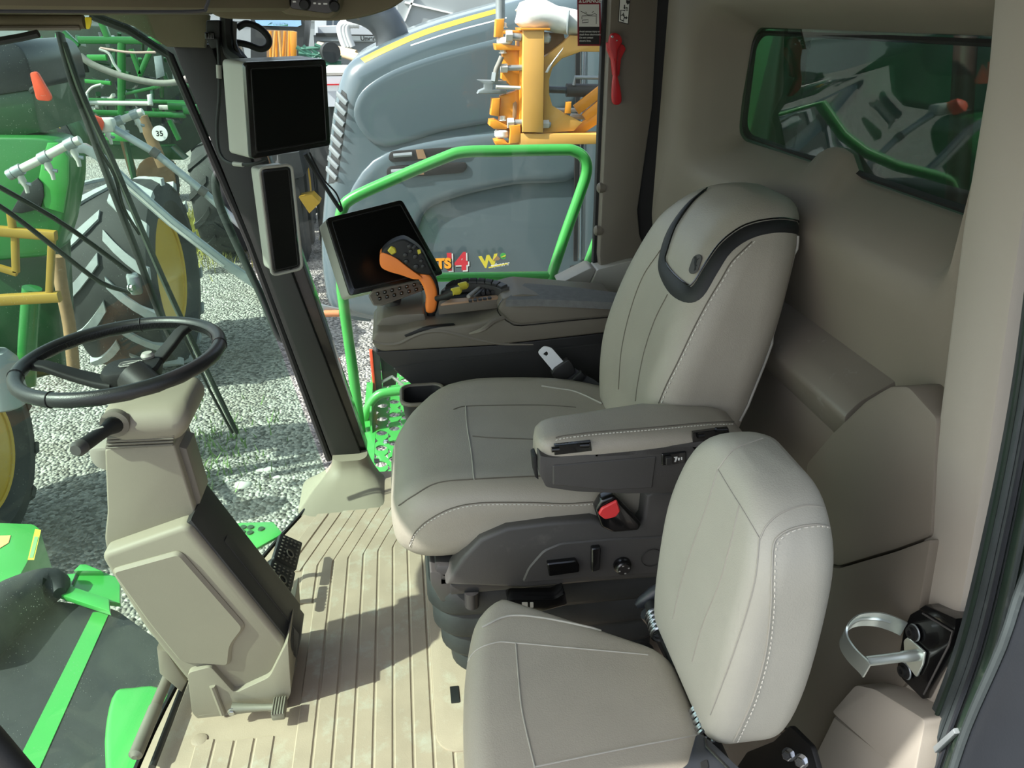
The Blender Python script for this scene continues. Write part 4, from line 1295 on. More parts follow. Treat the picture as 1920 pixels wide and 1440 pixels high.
for k in range(7):
    t = k / 7
    for j in (0, 1):
        x, y = 708 + 96 * t + 4 * j, 551 - 24 * t + 9 * j
        yy = 2.068 + .075 * t - .006
        mk('soft_key', box(A(x, y, Y=yy), (0.011, 0.006, 0.010), 0.002, 1, Matrix.Rotation(.6, 3, 'Z')), BLACK, kb_)
        mk('key_symbol', box(A(x, y, Y=yy - .0045), (0.003, 0.001, 0.003), 0.0003, 1, Matrix.Rotation(.6, 3, 'Z')), LGREY, kb_)
mk('monitor_stem', tube([A(740, 560, Y=2.14), A(730, 590, Y=2.16), A(735, 600, Y=2.18)], [0.02, 0.022, 0.03], 10), CHAR, m3)

# cables and connector at the pillar head
cb = thing('cable', 'thin black coax cable hanging down beside the pillar to the display', 'cable', A(412, 100, Y=2.26))
mk('wire', tube([A(408, 70, Y=2.25), A(411, 120, Y=2.24), A(411, 180, Y=2.24), A(407, 240, Y=2.24), A(412, 285, Y=2.22), A(430, 305, Y=2.18), A(470, 308, Y=2.13), A(500, 300, Y=2.12)], 0.0045, 8, 6), BLACKM, cb)
mk('ferrule', tube([A(410, 122, Y=2.24), A(411, 147, Y=2.24)], 0.0068, 10), LGREY, cb)
mk('ferrule', tube([A(438, 307, Y=2.165), A(456, 309, Y=2.145)], 0.006, 10), LGREY, cb)
cn = thing('cable_connector', 'black plug connector hanging under the roof corner', 'connector', A(398, 60, Y=2.27))
mk('plug_body', prism(corners([A(386, 38, Y=2.25), A(412, 38, Y=2.25), A(412, 88, Y=2.25), A(396, 92, Y=2.25), A(386, 74, Y=2.25)], .006), (0, 0.05, 0), 0.006), BLACKM, cn)
pb = mk('plug_head', prism(corners([A(383, 60, Y=2.235), A(400, 60, Y=2.235), A(402, 74, Y=2.235), A(384, 74, Y=2.235)], .003), (0, 0.03, 0), 0.003), BLACK, cn)
for k in range(3):
    mk('plug_rib', box(A(387 + 5 * k, 67, Y=2.233), (0.003, .004, .012), .001, 1), CHARD, pb)
ms = thing('monitor_bracket', 'black bent arm holding the big monitor from the roof', 'bracket', A(430, 60, Y=2.27))
mk('arm', tube([A(424, 30, Y=2.27), A(426, 70, Y=2.27), A(432, 100, Y=2.25), A(455, 118, Y=2.2)], 0.016, 8, 5), BLACKM, ms)
mk('side_arm', tube([A(440, 40, Y=2.27), A(440, 80, Y=2.27), A(452, 110, Y=2.22)], 0.006, 8, 4), CHAR, ms)
hs = thing('black_hose', 'looped thick black hose behind the top of the big monitor', 'hose', A(480, 80, Y=2.3))
mk('hose', tube([A(445, 52, Y=2.3), A(462, 44, Y=2.3), A(486, 52, Y=2.3), A(503, 70, Y=2.3), A(502, 86, Y=2.3), A(488, 92, Y=2.3), A(465, 84, Y=2.3), A(440, 80, Y=2.3), A(428, 90, Y=2.3)], 0.0085, 10, 6), BLACKM, hs)
c2 = thing('cable', 'black cable pair running from the big monitor down to the tilted monitor', 'cable', A(600, 320, Y=2.28))
mk('wire', tube([A(572, 288, Y=2.26), A(592, 322, Y=2.28), A(615, 358, Y=2.27), A(640, 396, Y=2.24)], 0.006, 8, 5), BLACKM, c2)
mk('wire', tube([A(580, 285, Y=2.27), A(606, 335, Y=2.29), A(630, 362, Y=2.27), A(642, 392, Y=2.24)], 0.0025, 6, 5), BLACKM, c2)

# ================================================================ STICKERS AND TOOL ON THE REAR POST
dang = thing('danger_sticker', 'red bordered danger warning sticker on the side glass', 'sticker', A(1104, 40, Y=2.42))


def dq(x0, y0, x1, y1, y=2.42):
    return [A(x0, y0, Y=y), A(x1, y0, Y=y), A(x1 + .012 * (y1 - y0), y1, Y=y), A(x0 + .012 * (y1 - y0), y1, Y=y)]


MAROON = mat('print_maroon', (140, 24, 44), 0.5, var=0.02)
PRB = mat('print_black', (24, 24, 24), 0.5, var=0.02)
mk('sheet', prism(dq(1082, -6, 1126, 86), (0, -0.001, 0)), MAROON, dang)
mk('picture_field', prism(dq(1085, 8, 1123, 50, 2.4185), (0, -0.0004, 0)), WHITE, dang)
mk('text_field', prism(dq(1085.5, 50, 1123.5, 83, 2.4185), (0, -0.0004, 0)), PRB, dang)


def text(s_, p, size, m, parent, xdir=(1, 0, 0), zdir=(0, 0, 1), name='lettering', ext=0.0002, bold=0.0, align='LEFT'):
    c = bpy.data.curves.new(name, 'FONT')
    c.body = s_
    c.size = size
    c.extrude = ext
    c.offset = bold
    c.align_x = align
    c.materials.append(m)
    tmp = bpy.data.objects.new(name, c)
    me = bpy.data.meshes.new_from_object(tmp)
    bpy.data.objects.remove(tmp)
    o = bpy.data.objects.new(name, me)
    xd, zd = V(xdir).normalized(), V(zdir)
    zd = (zd - xd * zd.dot(xd)).normalized()
    nd = xd.cross(zd)
    M = Matrix((xd, zd, nd)).transposed().to_4x4()
    o.rotation_euler = M.to_euler()
    o.location = V(p) - wloc(parent)
    o.parent = parent
    col.objects.link(o)
    return o


text('DANGER', A(1092, 5, Y=2.418), 0.0165, WHITE, dang, bold=.0004)
mk('warning_triangle', prism([A(x, y, Y=2.4185) for x, y in ((1085, 5), (1091, 5), (1088, -1))], (0, -.0006, 0)), WHITE, dang)
for k, s_ in enumerate(('Avoid serious injury or', 'death from electrocution.', 'Do not contact', 'electric lines.')):
    text(s_, A(1086.3, 60.5 + 5.8 * k, Y=2.4178), 0.0066, WHITE, dang, bold=.0001)
for q in ([(1089, 21), (1095, 24), (1102, 28), (1110, 28), (1115, 25), (1119, 28)], [(1091, 30), (1101, 29), (1111, 30), (1119, 30)], [(1118, 31), (1118, 45)], [(1091, 31), (1091, 36)], [(1092, 38), (1103, 37), (1103, 42), (1092, 43), (1092, 38)], [(1110, 24), (1113, 21)], [(1098, 22), (1100, 25)]):
    mk('drawn_line', tube([A(x, y, Y=2.4178) for x, y in q], 0.0007, 4), PRB, dang)
ex = thing('exit_sticker', 'small black and white emergency exit sticker on the rear post', 'sticker', A(1170, 20, Y=2.358))
mk('sheet', prism([A(x, y, Y=2.3585) for x, y in ((1162, -8), (1182, -8), (1178, 46), (1159, 41))], (0, -.001, 0)), PRB, ex)
mk('white_field', prism([A(x, y, Y=2.3573) for x, y in ((1163, -8), (1181, -8), (1177, 44), (1160.5, 40))], (0, -.0005, 0)), WHITE, ex)
mk('frame_mark', tube([A(x, y, Y=2.3566) for x, y in ((1172, 20), (1164, 19), (1163, 37), (1170, 39.5))], 0.0014, 4), PRB, ex)
mk('running_figure', tube([A(x, y, Y=2.3566) for x, y in ((1169, 24), (1168, 29), (1171, 32), (1169, 37))], 0.0014, 5), PRB, ex)
mk('running_figure', tube([A(x, y, Y=2.3566) for x, y in ((1164.5, 29), (1168, 27), (1171, 29))], 0.0010, 5), PRB, ex)
mk('arrow', prism([A(x, y, Y=2.3566) for x, y in ((1171, 32), (1174, 32), (1174, 30), (1177, 33.5), (1173, 37), (1173, 34.5), (1171, 34.5))], (0, -.0005, 0)), PRB, ex)
mk('arrow', prism([A(x, y, Y=2.3566) for x, y in ((1170, 9), (1172, 9), (1172, 14), (1173, 14), (1171, 18), (1169, 14), (1170, 14))], (0, -.0005, 0)), PRB, ex)
mk('hammer_mark', prism([A(x, y, Y=2.3566) for x, y in ((1174, 0), (1181, 1), (1180, 6), (1177, 9), (1174, 5))], (0, -.0005, 0)), PRB, ex)
mk('glass_mark', tube([A(x, y, Y=2.3566) for x, y in ((1174, 14), (1177, 15), (1177, 20), (1174, 20), (1174, 14))], 0.001, 4), PRB, ex)

cut = thing('belt_cutter', 'red emergency belt cutter hammer clipped to the rear post', 'tool', A(1155, 130, Y=2.34))
mk('holder', prism(corners([A(x, y, Y=2.34) for x, y in ((1138, 80), (1145, 78), (1163, 82), (1170, 84), (1174, 92), (1165, 110), (1162, 140), (1158, 145), (1150, 142), (1147, 112), (1139, 94))], .004), (0, 0.018, 0), 0.004), RED, cut)
hm = mk('hammer', prism(cr([A(x, y, Y=2.326) for x, y in ((1143, 74), (1147, 64), (1156, 62), (1165, 68), (1167, 80), (1161, 90), (1158, 112), (1157, 135), (1164, 165), (1166, 190), (1158, 197), (1149, 191), (1149, 160), (1151, 137), (1148, 110), (1142, 88))], 3, True), (0, 0.018, 0), 0.005, 3), RED, cut)
mk('hammer_tip', lathe([(.004, 0), (.003, .004)], A(1148, 69, Y=2.326), (0, -1, 0), 10), STEEL, hm)
mk('hammer_tip', lathe([(.003, 0), (.002, .004)], A(1156, 76, Y=2.326), (0, -1, 0), 10), STEEL, hm)
mk('stud', lathe([(.0045, 0), (.0045, .002)], A(1153, 112, Y=2.326), (0, -1, 0), 12), RED, hm)

# ================================================================ JUMP SEAT
js = thing('jump_seat', 'pale grey leather instructor seat with slim backrest nearest the door', 'seat', (0.28, 0.9, 0.2))


def jc_f(p):
    if p.y > .90 and p.x > .14:
        p = p.copy()
        p.y -= (p.x - .14) * .62 * (p.y - .90) / .22
    if p.z > 0.41:
        p = p.copy()
        t = (p.x - 0.22) / 0.22
        p.z += 0.012 * (1 - t * t) - 0.006 + (0.012 * ((p.y - 0.9) / .2) ** 2 if p.y > .9 else 0)
    return p


jcs = []
for (y, x0, x1, z0, z1, r) in ((1.125, 0.155, 0.30, 0.385, 0.425, 0.02), (1.118, 0.125, 0.375, 0.375, 0.445, 0.03), (1.10, 0.098, 0.405, 0.365, 0.458, 0.04), (1.06, 0.075, 0.418, 0.355, 0.464, 0.045), (0.95, 0.052, 0.420, 0.35, 0.466, 0.045), (0.80, 0.040, 0.420, 0.35, 0.466, 0.045), (0.66, 0.050, 0.415, 0.36, 0.460, 0.04), (0.63, 0.08, 0.39, 0.38, 0.44, 0.02)):
    jcs.append([y, x0, x1, z0, z1, r])
rings = []
for y, x0, x1, z0, z1, r in lerp_secs(jcs, 4):
    rings.append([jc_f(V((a, y, b))) for a, b in rr(x0, x1, z0, z1, r, 6, 8)])
jc = mk('cushion', loft(rings), LEATHER, js, sharp=60)
SJ = Surf(jc)
for pts in ([(868, 1262), (890, 1222), (930, 1205), (968, 1206), (1060, 1214), (1150, 1222), (1215, 1228)], [(967, 1206), (972, 1270), (980, 1340), (1003, 1440)], [(1003, 1438), (1100, 1418), (1200, 1398), (1310, 1378)]):
    mk('piping', tube(SJ.line(pts, 0.0005, 6), 0.0014, 6), PIPING, jc)
mk('piping', tube(SJ.line([(905, 1176), (950, 1156), (1010, 1158), (1100, 1176), (1170, 1196), (1225, 1212)], 0.001, 6), 0.0022, 6), PIPING, jc)
jb = []
for (z, x0, x1, y0, y1, r) in ((0.440, 0.425, 0.490, 0.80, 1.02, 0.02), (0.455, 0.408, 0.515, 0.765, 1.045, 0.03), (0.49, 0.402, 0.530, 0.742, 1.055, 0.035), (0.58, 0.402, 0.540, 0.732, 1.058, 0.035), (0.70, 0.408, 0.545, 0.732, 1.055, 0.035), (0.79, 0.420, 0.545, 0.735, 1.04, 0.04),
                               (0.840, 0.432, 0.545, 0.76, 1.02, 0.045), (0.868, 0.447, 0.540, 0.80, 0.985, 0.04), (0.879, 0.468, 0.525, 0.85, 0.95, 0.02)):
    jb.append((z, x0, x1, y0, y1, r))
jback = mk('backrest', loft_z(jb, 4, 6, 8), LEATHERL, js, sharp=60)
SK = Surf(jback)
ed = [(1566, 990), (1530, 984), (1490, 990), (1462, 1004), (1450, 1024), (1447, 1080), (1445, 1140), (1436, 1220), (1415, 1300), (1390, 1360), (1372, 1396)]
stuff(mk('stitching', dashes(SK.line([(x + 6, y + 3) for x, y in ed], 0.001, 8), 0.0011, 0.005, 0.004), THREAD, jback))
mk('seam', tube(SK.line(ed, 0.0006, 6), 0.0016, 6), PIPING, jback)
for pts in ([(1552, 952), (1510, 948), (1465, 962), (1438, 985), (1425, 1010)], [(1346, 880), (1370, 920), (1398, 965), (1424, 1010)], [(1346, 880), (1325, 950), (1300, 1020), (1278, 1090), (1262, 1160)], [(1386, 948), (1372, 1010), (1350, 1090), (1318, 1170), (1298, 1240)], [(1424, 1010), (1415, 1090), (1390, 1180), (1355, 1280), (1332, 1340)], [(1346, 880), (1378, 842), (1430, 822)]):
    mk('seam', tube(SK.line(pts, 0.0004, 6), 0.0012, 5), PIPING, jback)
mk('seat_base', box((0.26, 0.87, 0.28), (0.34, 0.44, 0.16), 0.02), CHARD, js)
mk('seat_stand', box((0.28, 0.9, 0.11), (0.28, 0.36, 0.22), 0.02), CHARD, js)
for y_, z_ in ((1.03, 0.445), (0.80, 0.455)):
    for k in range(5):
        c_ = V((0.412 + .001 * k, y_ + .011 * k - .02, z_))
        mk('hinge_coil', tube([c_ + V((math.cos(2 * math.pi * j / 14) * .016, 0, math.sin(2 * math.pi * j / 14) * .016)) for j in range(14)], 0.0035, 6, closed=True), STEEL, js)
mk('hinge_bar', tube([V((0.425, 0.70, 0.43)), V((0.425, 1.10, 0.43))], 0.014, 10), BLACKM, js)
mk('hinge_arm', prism([A(x, y, Y=1.08) for x, y in ((1215, 1150), (1245, 1160), (1268, 1230), (1260, 1260), (1222, 1190))], (0, 0.02, 0), 0.003), BLACKM, js)
jl = thing('fold_lever', 'black plastic release grip beside the upper jump seat hinge', 'lever', A(1220, 1120, Y=1.12))
mk('grip', tube([A(1193, 1136, Y=1.12), A(1204, 1130, Y=1.12), A(1228, 1112, Y=1.12), A(1252, 1096, Y=1.12)], [0.006, 0.013, 0.015, 0.012], 12), DOORD, jl)
mk('grip_root', tube([A(1212, 1150, Y=1.12), A(1240, 1176, Y=1.12), A(1262, 1196, Y=1.12)], [0.014, 0.020, 0.020], 10), DOORD, jl)
# latch housing at the bottom edge
lt = thing('latch_housing', 'blue black plastic latch housing on the near edge of the pale jump seat', 'latch', A(1330, 1420, Z=.5))
Zl = 0.485
mk('cover', prism(corners([A(x, y, Z=Zl) for x, y in ((1305, 1376), (1318, 1376), (1345, 1400), (1420, 1470), (1400, 1520), (1250, 1520), (1268, 1448), (1290, 1430))], .006), (0, 0, -0.045), 0.006), DOORD, lt)
mk('cover_edge', tube([A(x, y, Z=Zl + .001) for x, y in ((1322, 1384), (1325, 1400), (1370, 1446))], 0.0022, 6), BLACK, lt)
mk('press_mark', prism(corners([A(x, y, Z=Zl) for x, y in ((1312, 1430), (1326, 1424), (1330, 1440), (1314, 1446))], .003), (0, 0, 0.002), 0.0, 1, 0.001), BLACKM, lt)
# hinge hardware behind the jump seat
hw = thing('hinge_frame', 'black steel hinge frame with two bright bolts behind the jump seat foot', 'bracket', A(1470, 1420, X=.62))
mk('side_plate', prism(corners([A(x, y, X=.60) for x, y in ((1380, 1440), (1400, 1410), (1450, 1390), (1480, 1360), (1520, 1400), (1540, 1470), (1400, 1500))], .008), (0.01, 0, 0), 0.002), BLACKM, hw)
mk('hoop', tube([A(1470, 1372, X=.62), A(1500, 1382, X=.62), A(1518, 1420, X=.62), A(1530, 1470, X=.62)], 0.008, 8, 4), BLACK, hw)
for x, y in ((1480, 1414), (1504, 1426)):
    mk('bolt', hexbolt(A(x, y, X=.595), (-0.7, -0.5, 0.4), 0.0085, 0.014), STEEL, hw)

# ================================================================ DOOR STRIKER ON THE PILLAR
sk = thing('door_striker', 'zinc plated door striker loop on a black bracket of the pale pillar', 'latch', A(1740, 1230, X=.77))
bq = [A(x, y, X=.757) for x, y in ((1694, 1180), (1706, 1152), (1724, 1142), (1790, 1182), (1782, 1210), (1730, 1312), (1690, 1272), (1682, 1250))]
mk('bracket', prism(corners(bq, .004), (0.014, 0, 0), 0.003), BLACK, sk)
mk('bracket_flange', prism([A(x, y, X=.757) for x, y in ((1722, 1142), (1734, 1134), (1792, 1160), (1790, 1184))], (0.05, 0, 0), 0.002), BLACK, sk)
mk('plate', prism(corners([A(x, y, X=.755) for x, y in ((1698, 1200), (1706, 1194), (1738, 1222), (1734, 1246), (1722, 1270), (1700, 1240))], .004), (-0.004, 0, 0), 0.001, 1), ZINC, sk)
mk('bracket_edge', tube([A(x, y, X=.7555) for x, y in ((1730, 1150), (1786, 1184), (1779, 1210), (1732, 1302))], 0.0016, 6), CHAR, sk)
for x, y in ((1714, 1186), (1698, 1258)):
    mk('bolt_ring', tube([A(x, y, X=.7535) + V((0, math.cos(q_ * .3142) * .0125, math.sin(q_ * .3142) * .0125)) for q_ in range(20)], 0.0014, 6, closed=True), PIPEG, sk)
    mk('bolt', lathe([(0.013, 0), (0.013, .003), (0.009, .004), (0.009, .009), (0.0045, .009), (.0045, .004)], A(x, y, X=.755), (-1, 0, 0), 20), BLACKM, sk)
p0, p1 = A(1722, 1228, X=.752), A(1624, 1240, X=.665)
mk('pin', tube([p0, p0.lerp(p1, .3), p0.lerp(p1, .32), p1], [0.009, 0.009, 0.0078, 0.0078], 14), ZINC, sk)
lp = [(1702, 1168, .752), (1680, 1158, .73), (1650, 1150, .705), (1615, 1152, .685), (1594, 1168, .672), (1590, 1190, .668), (1604, 1214, .665), (1628, 1238, .663), (1634, 1246, .663)]
ctr = cr([A(x, y, X=X_) for x, y, X_ in lp], 5)
rows = [[p + V((0, 0, 0.0)), p + V((-0.003, 0.004, -0.030))] for p in ctr]
fr_ = frames(ctr)
mk('loop', thick(rows, lambda i, k: fr_[i][0].cross(V((0, 0, 1))).normalized() * 0.003), ZINC, sk)
mk('loop_ridge', tube([p + V((-.0015, .002, -.013)) for p in ctr[6:26]], 0.003, 6), ZINC, sk)
# ================================================================ OUTSIDE, NEAR: WIPER, GRAB RAIL, PLATFORM
wip = thing('windscreen_wiper', 'long dark windscreen wiper hanging outside the curved windscreen', 'wiper', ws_at(250, 540, .03))
OF = 0.03
spine = [ws_at(x, y, OF + .012) for x, y in ((112, 62), (135, 150), (165, 230), (205, 340), (255, 470), (300, 590), (330, 650))]
mk('spine', tube(spine, 1, 4, 4, sq=(0.032, 0.010)), CHARD, wip)
blade = [ws_at(x, y, OF) for x, y in ((120, 80), (160, 190), (215, 310), (270, 440), (330, 575), (390, 700), (444, 812))]
mk('blade', tube(blade, 1, 4, 4, sq=(0.014, 0.012)), RUBBER, wip)
mk('blade_edge', tube([p + V((-.004, -.006, 0)) for p in blade], 0.003, 6, 4), LGREY, wip)
mk('blade_rubber', tube([ws_at(x, y, OF) for x, y in ((330, 600), (385, 715), (436, 812))], 0.004, 6, 4), BLACKM, wip)
mk('wiper_arm', tube([ws_at(x, y, OF + .01) for x, y in ((-60, 318), (100, 408), (200, 478), (248, 515))], 0.006, 8, 3), CHARD, wip)
mk('wiper_arm', tube([ws_at(x, y, OF + .01) for x, y in ((-60, 352), (20, 400), (120, 478), (190, 530), (244, 548))], 0.006, 8, 3), CHARD, wip)
pv = ws_at(252, 532, OF - .004)
mk('pivot_block', box(pv, (0.03, 0.05, 0.05), 0.008, 2, Matrix.Rotation(.4, 3, 'Z')), PIPEG, wip)
mk('pivot_nut', hexbolt(ws_at(244, 540, OF - .02), (1, -.4, .2), 0.008, 0.012), STEEL, wip)
mk('washer_hose', tube([ws_at(x, y, OF) for x, y in ((180, 270), (215, 330), (232, 390), (262, 440))], 0.004, 6, 4), BLACKM, wip)
rb = thing('roller_blind', 'rolled olive sun blind with yellow tag under the front roof edge', 'blind', A(60, 44, Y=1.5))
mk('roll', tube([A(-60, 40, Y=1.5), A(158, 41, Y=1.5)], 0.011, 14), LINER, rb)
mk('pull_bar', tube([A(-60, 53, Y=1.49), A(150, 52, Y=1.49)], 0.004, 8), TRIMG, rb)
mk('tag', prism(corners([A(x, y, Y=1.485) for x, y in ((158, 32), (171, 32), (171, 42), (168, 54), (161, 55), (160, 44))], .003), (0, 0.004, 0), 0.001), mat('tag_yellow', (248, 226, 40), .5), rb)
mk('hold_arm', tube([A(-40, 84, Y=1.45), A(40, 70, Y=1.45), A(72, 63, Y=1.45)], 0.006, 8), BLACKM, rb)
gr = thing('outer_grab_rail', 'black bent grab rail outside the slanted cab pillar', 'rail', A(470, 520, Y=2.6))
mk('bar', tube([A(x, y, Y=2.6) for x, y in ((425, 318), (410, 322), (404, 342), (412, 385), (440, 450), (490, 555), (518, 622), (535, 638), (556, 642))], 0.013, 10, 5), DARKM, gr)
mk('standoff', tube([A(425, 318, Y=2.6), A(432, 310, Y=2.44)], 0.010, 8), DARKM, gr)
mk('standoff', tube([A(552, 642, Y=2.6), A(566, 640, Y=2.44)], 0.010, 8), DARKM, gr)

Yr = 2.85
rail = thing('platform_rail', 'bright green tubular guard rail standing on the side platform', 'rail', A(677, 832, Y=Yr))
mk('post', tube([A(680, 838, Y=Yr), A(661, 690, Y=Yr), A(641, 545, Y=Yr), A(637, 420, Y=Yr)], 0.021, 14), GREENL, rail)
mk('top_bar', tube([A(x, y, Y=Yr) for x, y in ((637, 425), (641, 395), (660, 372), (740, 335), (830, 297), (870, 285), (950, 283), (1050, 281), (1076, 283), (1095, 296), (1100, 322), (1085, 370), (1058, 445), (1032, 524))], 0.021, 14, 4), GREENL, rail)
mk('mid_bar', tube([A(644, 535, Y=Yr), A(820, 520, Y=Yr), A(1034, 517, Y=Yr)], 0.018, 12), GREENL, rail)
mk('rear_post', tube([A(1160, 380, Y=Yr), A(1118, 450, Y=Yr), A(1085, 540, Y=Yr)], 0.018, 12), GREENL, rail)
mk('foot_bar', tube([A(x, y, Y=Yr + .1) for x, y in ((678, 800), (690, 765), (706, 743), (730, 735), (800, 728))], 0.02, 12, 4), GREENL, rail)
plat = thing('side_platform', 'bright green perforated step platform outside the side window', 'platform', A(720, 820, Z=-.1))
x0 = A(716, 811, Z=-.1).x
x1_ = A(740, 823, Z=-.1).x
dxh = x1_ - x0
ya, yb = A(713, 870, Z=-.1).y, A(719, 760, Z=-.1).y
dy = (yb - ya) / 4


def cell(cx, cy, wx, wy, r):
    outer, inner = [], []
    for k in range(16):
        a = 2 * math.pi * (k + .5) / 16
        c_, s_ = math.cos(a), math.sin(a)
        m_ = max(abs(c_) / (wx / 2), abs(s_) / (wy / 2))
        outer.append(V((cx + c_ / m_, cy + s_ / m_, -.1)))
        inner.append(V((cx + c_ * r, cy + s_ * r, -.1)))
    return plate_hole(outer, inner, (0, 0, -0.006))


cells = []
for c_ in range(8):
    for j in range(-1, 9):
        cells.append(cell(x0 + c_ * dxh, ya + (j + (0.5 if c_ % 2 else 0) - .25 * (c_ % 2)) * dy, dxh, dy, 0.023))
mk('tread_plate', join(*cells), GREENL, plat, smooth=False)
mk('front_plate', prism([V((x0 - dxh * .5 - .06, ya - .4, -.1)), V((x0 - dxh * .5, ya - .4, -.1)), V((x0 - dxh * .5, yb + .25, -.1)), V((x0 - dxh * .5 - .05, yb + .25, -.1))], (0, 0, -.01), 0.001, 1), GREENL, plat)
mk('side_kick', prism([V((x0 - dxh * .5 - .02, ya + .25, -.1)), V((x0 - dxh * .5 - .02, yb + .2, -.1)), V((x0 - dxh * .5 - .02, yb + .2, -.02)), V((x0 - dxh * .5 - .02, ya + .3, -.03))], (0.008, 0, 0)), GREENL, plat)
for x, y in ((678, 845), (724, 829)):
    mk('plate_bolt', hexbolt(A(x, y, Z=-.099), (0, 0, 1), 0.010, 0.010), STEEL, plat)
mk('plate_tag', prism(corners([A(x, y, Z=-.098) for x, y in ((701, 860), (710, 860), (711, 867), (702, 868))], .003), (0, 0, .001)), BLACKM, plat)
fs = thing('front_step', 'small green perforated step beyond the floor edge by the pedals', 'step', A(480, 1000, Z=-.12))
mk('step_plate', prism(corners([A(x, y, Z=-.12) for x, y in ((436, 985), (446, 980), (512, 978), (530, 1000), (470, 1034), (452, 1030))], .01), (0, 0, -.01), .002), GREENL, fs)
for x, y in ((456, 989), (470, 989), (454, 998), (469, 999), (490, 992), (458, 1012)):
    mk('grip_dimple', lathe([(0.012, 0), (0.010, .004), (.005, .004)], A(x, y, Z=-.1195), (0, 0, 1), 12), GREEND, fs)
mkr = thing('side_marker', 'orange and grey upright side marker lamp beyond the green platform', 'lamp', A(705, 735, Y=3.15))
mk('lens', prism([A(x, y, Y=3.15) for x, y in ((692, 657), (698, 657), (705, 732), (700, 733))], (0, .02, 0), .003), REDO, mkr)
mk('lamp_body', prism([A(x, y, Y=3.16) for x, y in ((698, 657), (711, 657), (716, 728), (705, 732))], (0, .05, 0), .003), CHAR, mkr)
mk('lamp_bracket', prism([A(x, y, Y=3.2) for x, y in ((712, 664), (735, 672), (745, 700), (742, 722), (718, 726))], (0, .03, 0), .003), DARKM, mkr)
mk('lamp_strut', tube([A(716, 716, Y=3.18), A(735, 706, Y=3.18), A(755, 722, Y=3.18)], .008, 8), PIPEW, mkr)

# own machine below the windscreen
deckb = thing('front_deck', 'black rubber covered front deck with a green stripe below the windscreen', 'deck', A(150, 1300, Z=-.35))
Zo = -0.35
mk('deck_cover', prism(corners([A(x, y, Z=Zo) for x, y in ((-200, 1140), (60, 1120), (215, 1138), (300, 1200), (420, 1250), (420, 1700), (-300, 1800))], .05), (0, 0, -.05), .01), RUBBER, deckb)
mk('green_stripe', prism([A(x, y, Z=Zo + .003) for x, y in ((174, 1148), (207, 1144), (74, 1440), (30, 1530), (-26, 1530), (32, 1430))], (0, 0, -.006)), GREENL, deckb)
mk('cover_roll', tube([A(x, y, Z=Zo + .06) for x, y in ((-80, 1230), (0, 1150), (60, 1112), (100, 1100), (112, 1112))], [0.10, 0.09, 0.075, 0.06, 0.02], 16, 4), RUBBER, deckb)
fb = thing('front_bracket', 'bright green bent plate bracket ahead of the black front deck', 'bracket', A(160, 1120, Z=-.3))
mk('flange', prism([A(x, y, Z=-.33) for x, y in ((105, 1078), (190, 1070), (225, 1085), (225, 1130), (120, 1120))], (0, 0, -.02), .003), GREENL, fb)
mk('upright', prism([A(x, y, Z=-.30) for x, y in ((10, 1100), (40, 1084), (90, 1084), (204, 1122), (206, 1146), (150, 1128), (80, 1104))], (0, 0, -.02), .003), GREENL, fb)
mk('lug', prism([A(x, y, Z=-.30) for x, y in ((138, 1070), (150, 1058), (162, 1058), (190, 1070))], (0, .01, -.03), .002), GREENL, fb)
mk('slot', prism([A(x, y, Z=-.326) for x, y in ((134, 1096), (142, 1076), (145, 1077), (137, 1097))], (0, 0, .002)), BLACKM, fb)
ff = thing('green_fender', 'bright green rounded fender below the grab handle', 'fender', A(240, 1370, Z=-.2))
mk('fender_shell', prism(cr([A(x, y, Z=-.16) for x, y in ((214, 1292), (250, 1284), (300, 1284), (330, 1330), (320, 1480), (212, 1480), (194, 1410), (198, 1340))], 3, True), (0, 0, -.3), .03, 4), GREENL, ff)
fh = thing('sloped_hood', 'light green sloped hood corner with orange sticker beside the gravel', 'hood', A(30, 1030, Z=-.5))
Zf = -.55
hp = [A(x, y, Z=Zf) for x, y in ((-150, 975), (62, 982), (76, 992), (52, 1052), (20, 1110), (-150, 1110))]
mk('hood_top', prism(corners(hp, .02), (0, 0, -.3), .015), GREENL, fh)
mk('orange_sticker', prism([A(x, y, Z=Zf + .002) for x, y in ((-40, 1006), (20, 1004), (16, 1018), (-40, 1052))], (0, 0, .001)), mat('sticker_peach', (232, 160, 104), .5, dirt=(230, 190, 150), dscale=20), fh)
mk('warning_label', prism([A(x, y, Z=Zf + .002) for x, y in ((66, 992), (77, 994), (64, 1050), (52, 1050))], (0, 0, .001)), YELLOWB, fh)
mk('label_field', prism([A(x, y, Z=Zf + .0035) for x, y in ((65, 1006), (72, 1007), (62, 1046), (55, 1046))], (0, 0, .001)), mat('label_green', (120, 190, 110), .5), fh)

# ================================================================ GROUND
gm = bpy.data.materials.new('gravel')
gm.use_nodes = True
t = gm.node_tree
b = t.nodes['Principled BSDF']
b.inputs['Roughness'].default_value = 0.9
tc = t.nodes.new('ShaderNodeTexCoord')
vo = t.nodes.new('ShaderNodeTexVoronoi')
vo.inputs['Scale'].default_value = 36
t.links.new(tc.outputs['Object'], vo.inputs['Vector'])
nz = t.nodes.new('ShaderNodeTexNoise')
nz.inputs['Scale'].default_value = 0.9
nz.inputs['Detail'].default_value = 8
t.links.new(tc.outputs['Object'], nz.inputs['Vector'])
sp = t.nodes.new('ShaderNodeSeparateColor')
t.links.new(vo.outputs['Color'], sp.inputs['Color'])
rp = t.nodes.new('ShaderNodeValToRGB')
rp.color_ramp.elements[0].color = lin((86, 84, 79))
rp.color_ramp.elements[1].color = lin((180, 178, 170))
t.links.new(sp.outputs[0], rp.inputs['Fac'])
mx = t.nodes.new('ShaderNodeMix')
mx.data_type = 'RGBA'
r2 = t.nodes.new('ShaderNodeValToRGB')
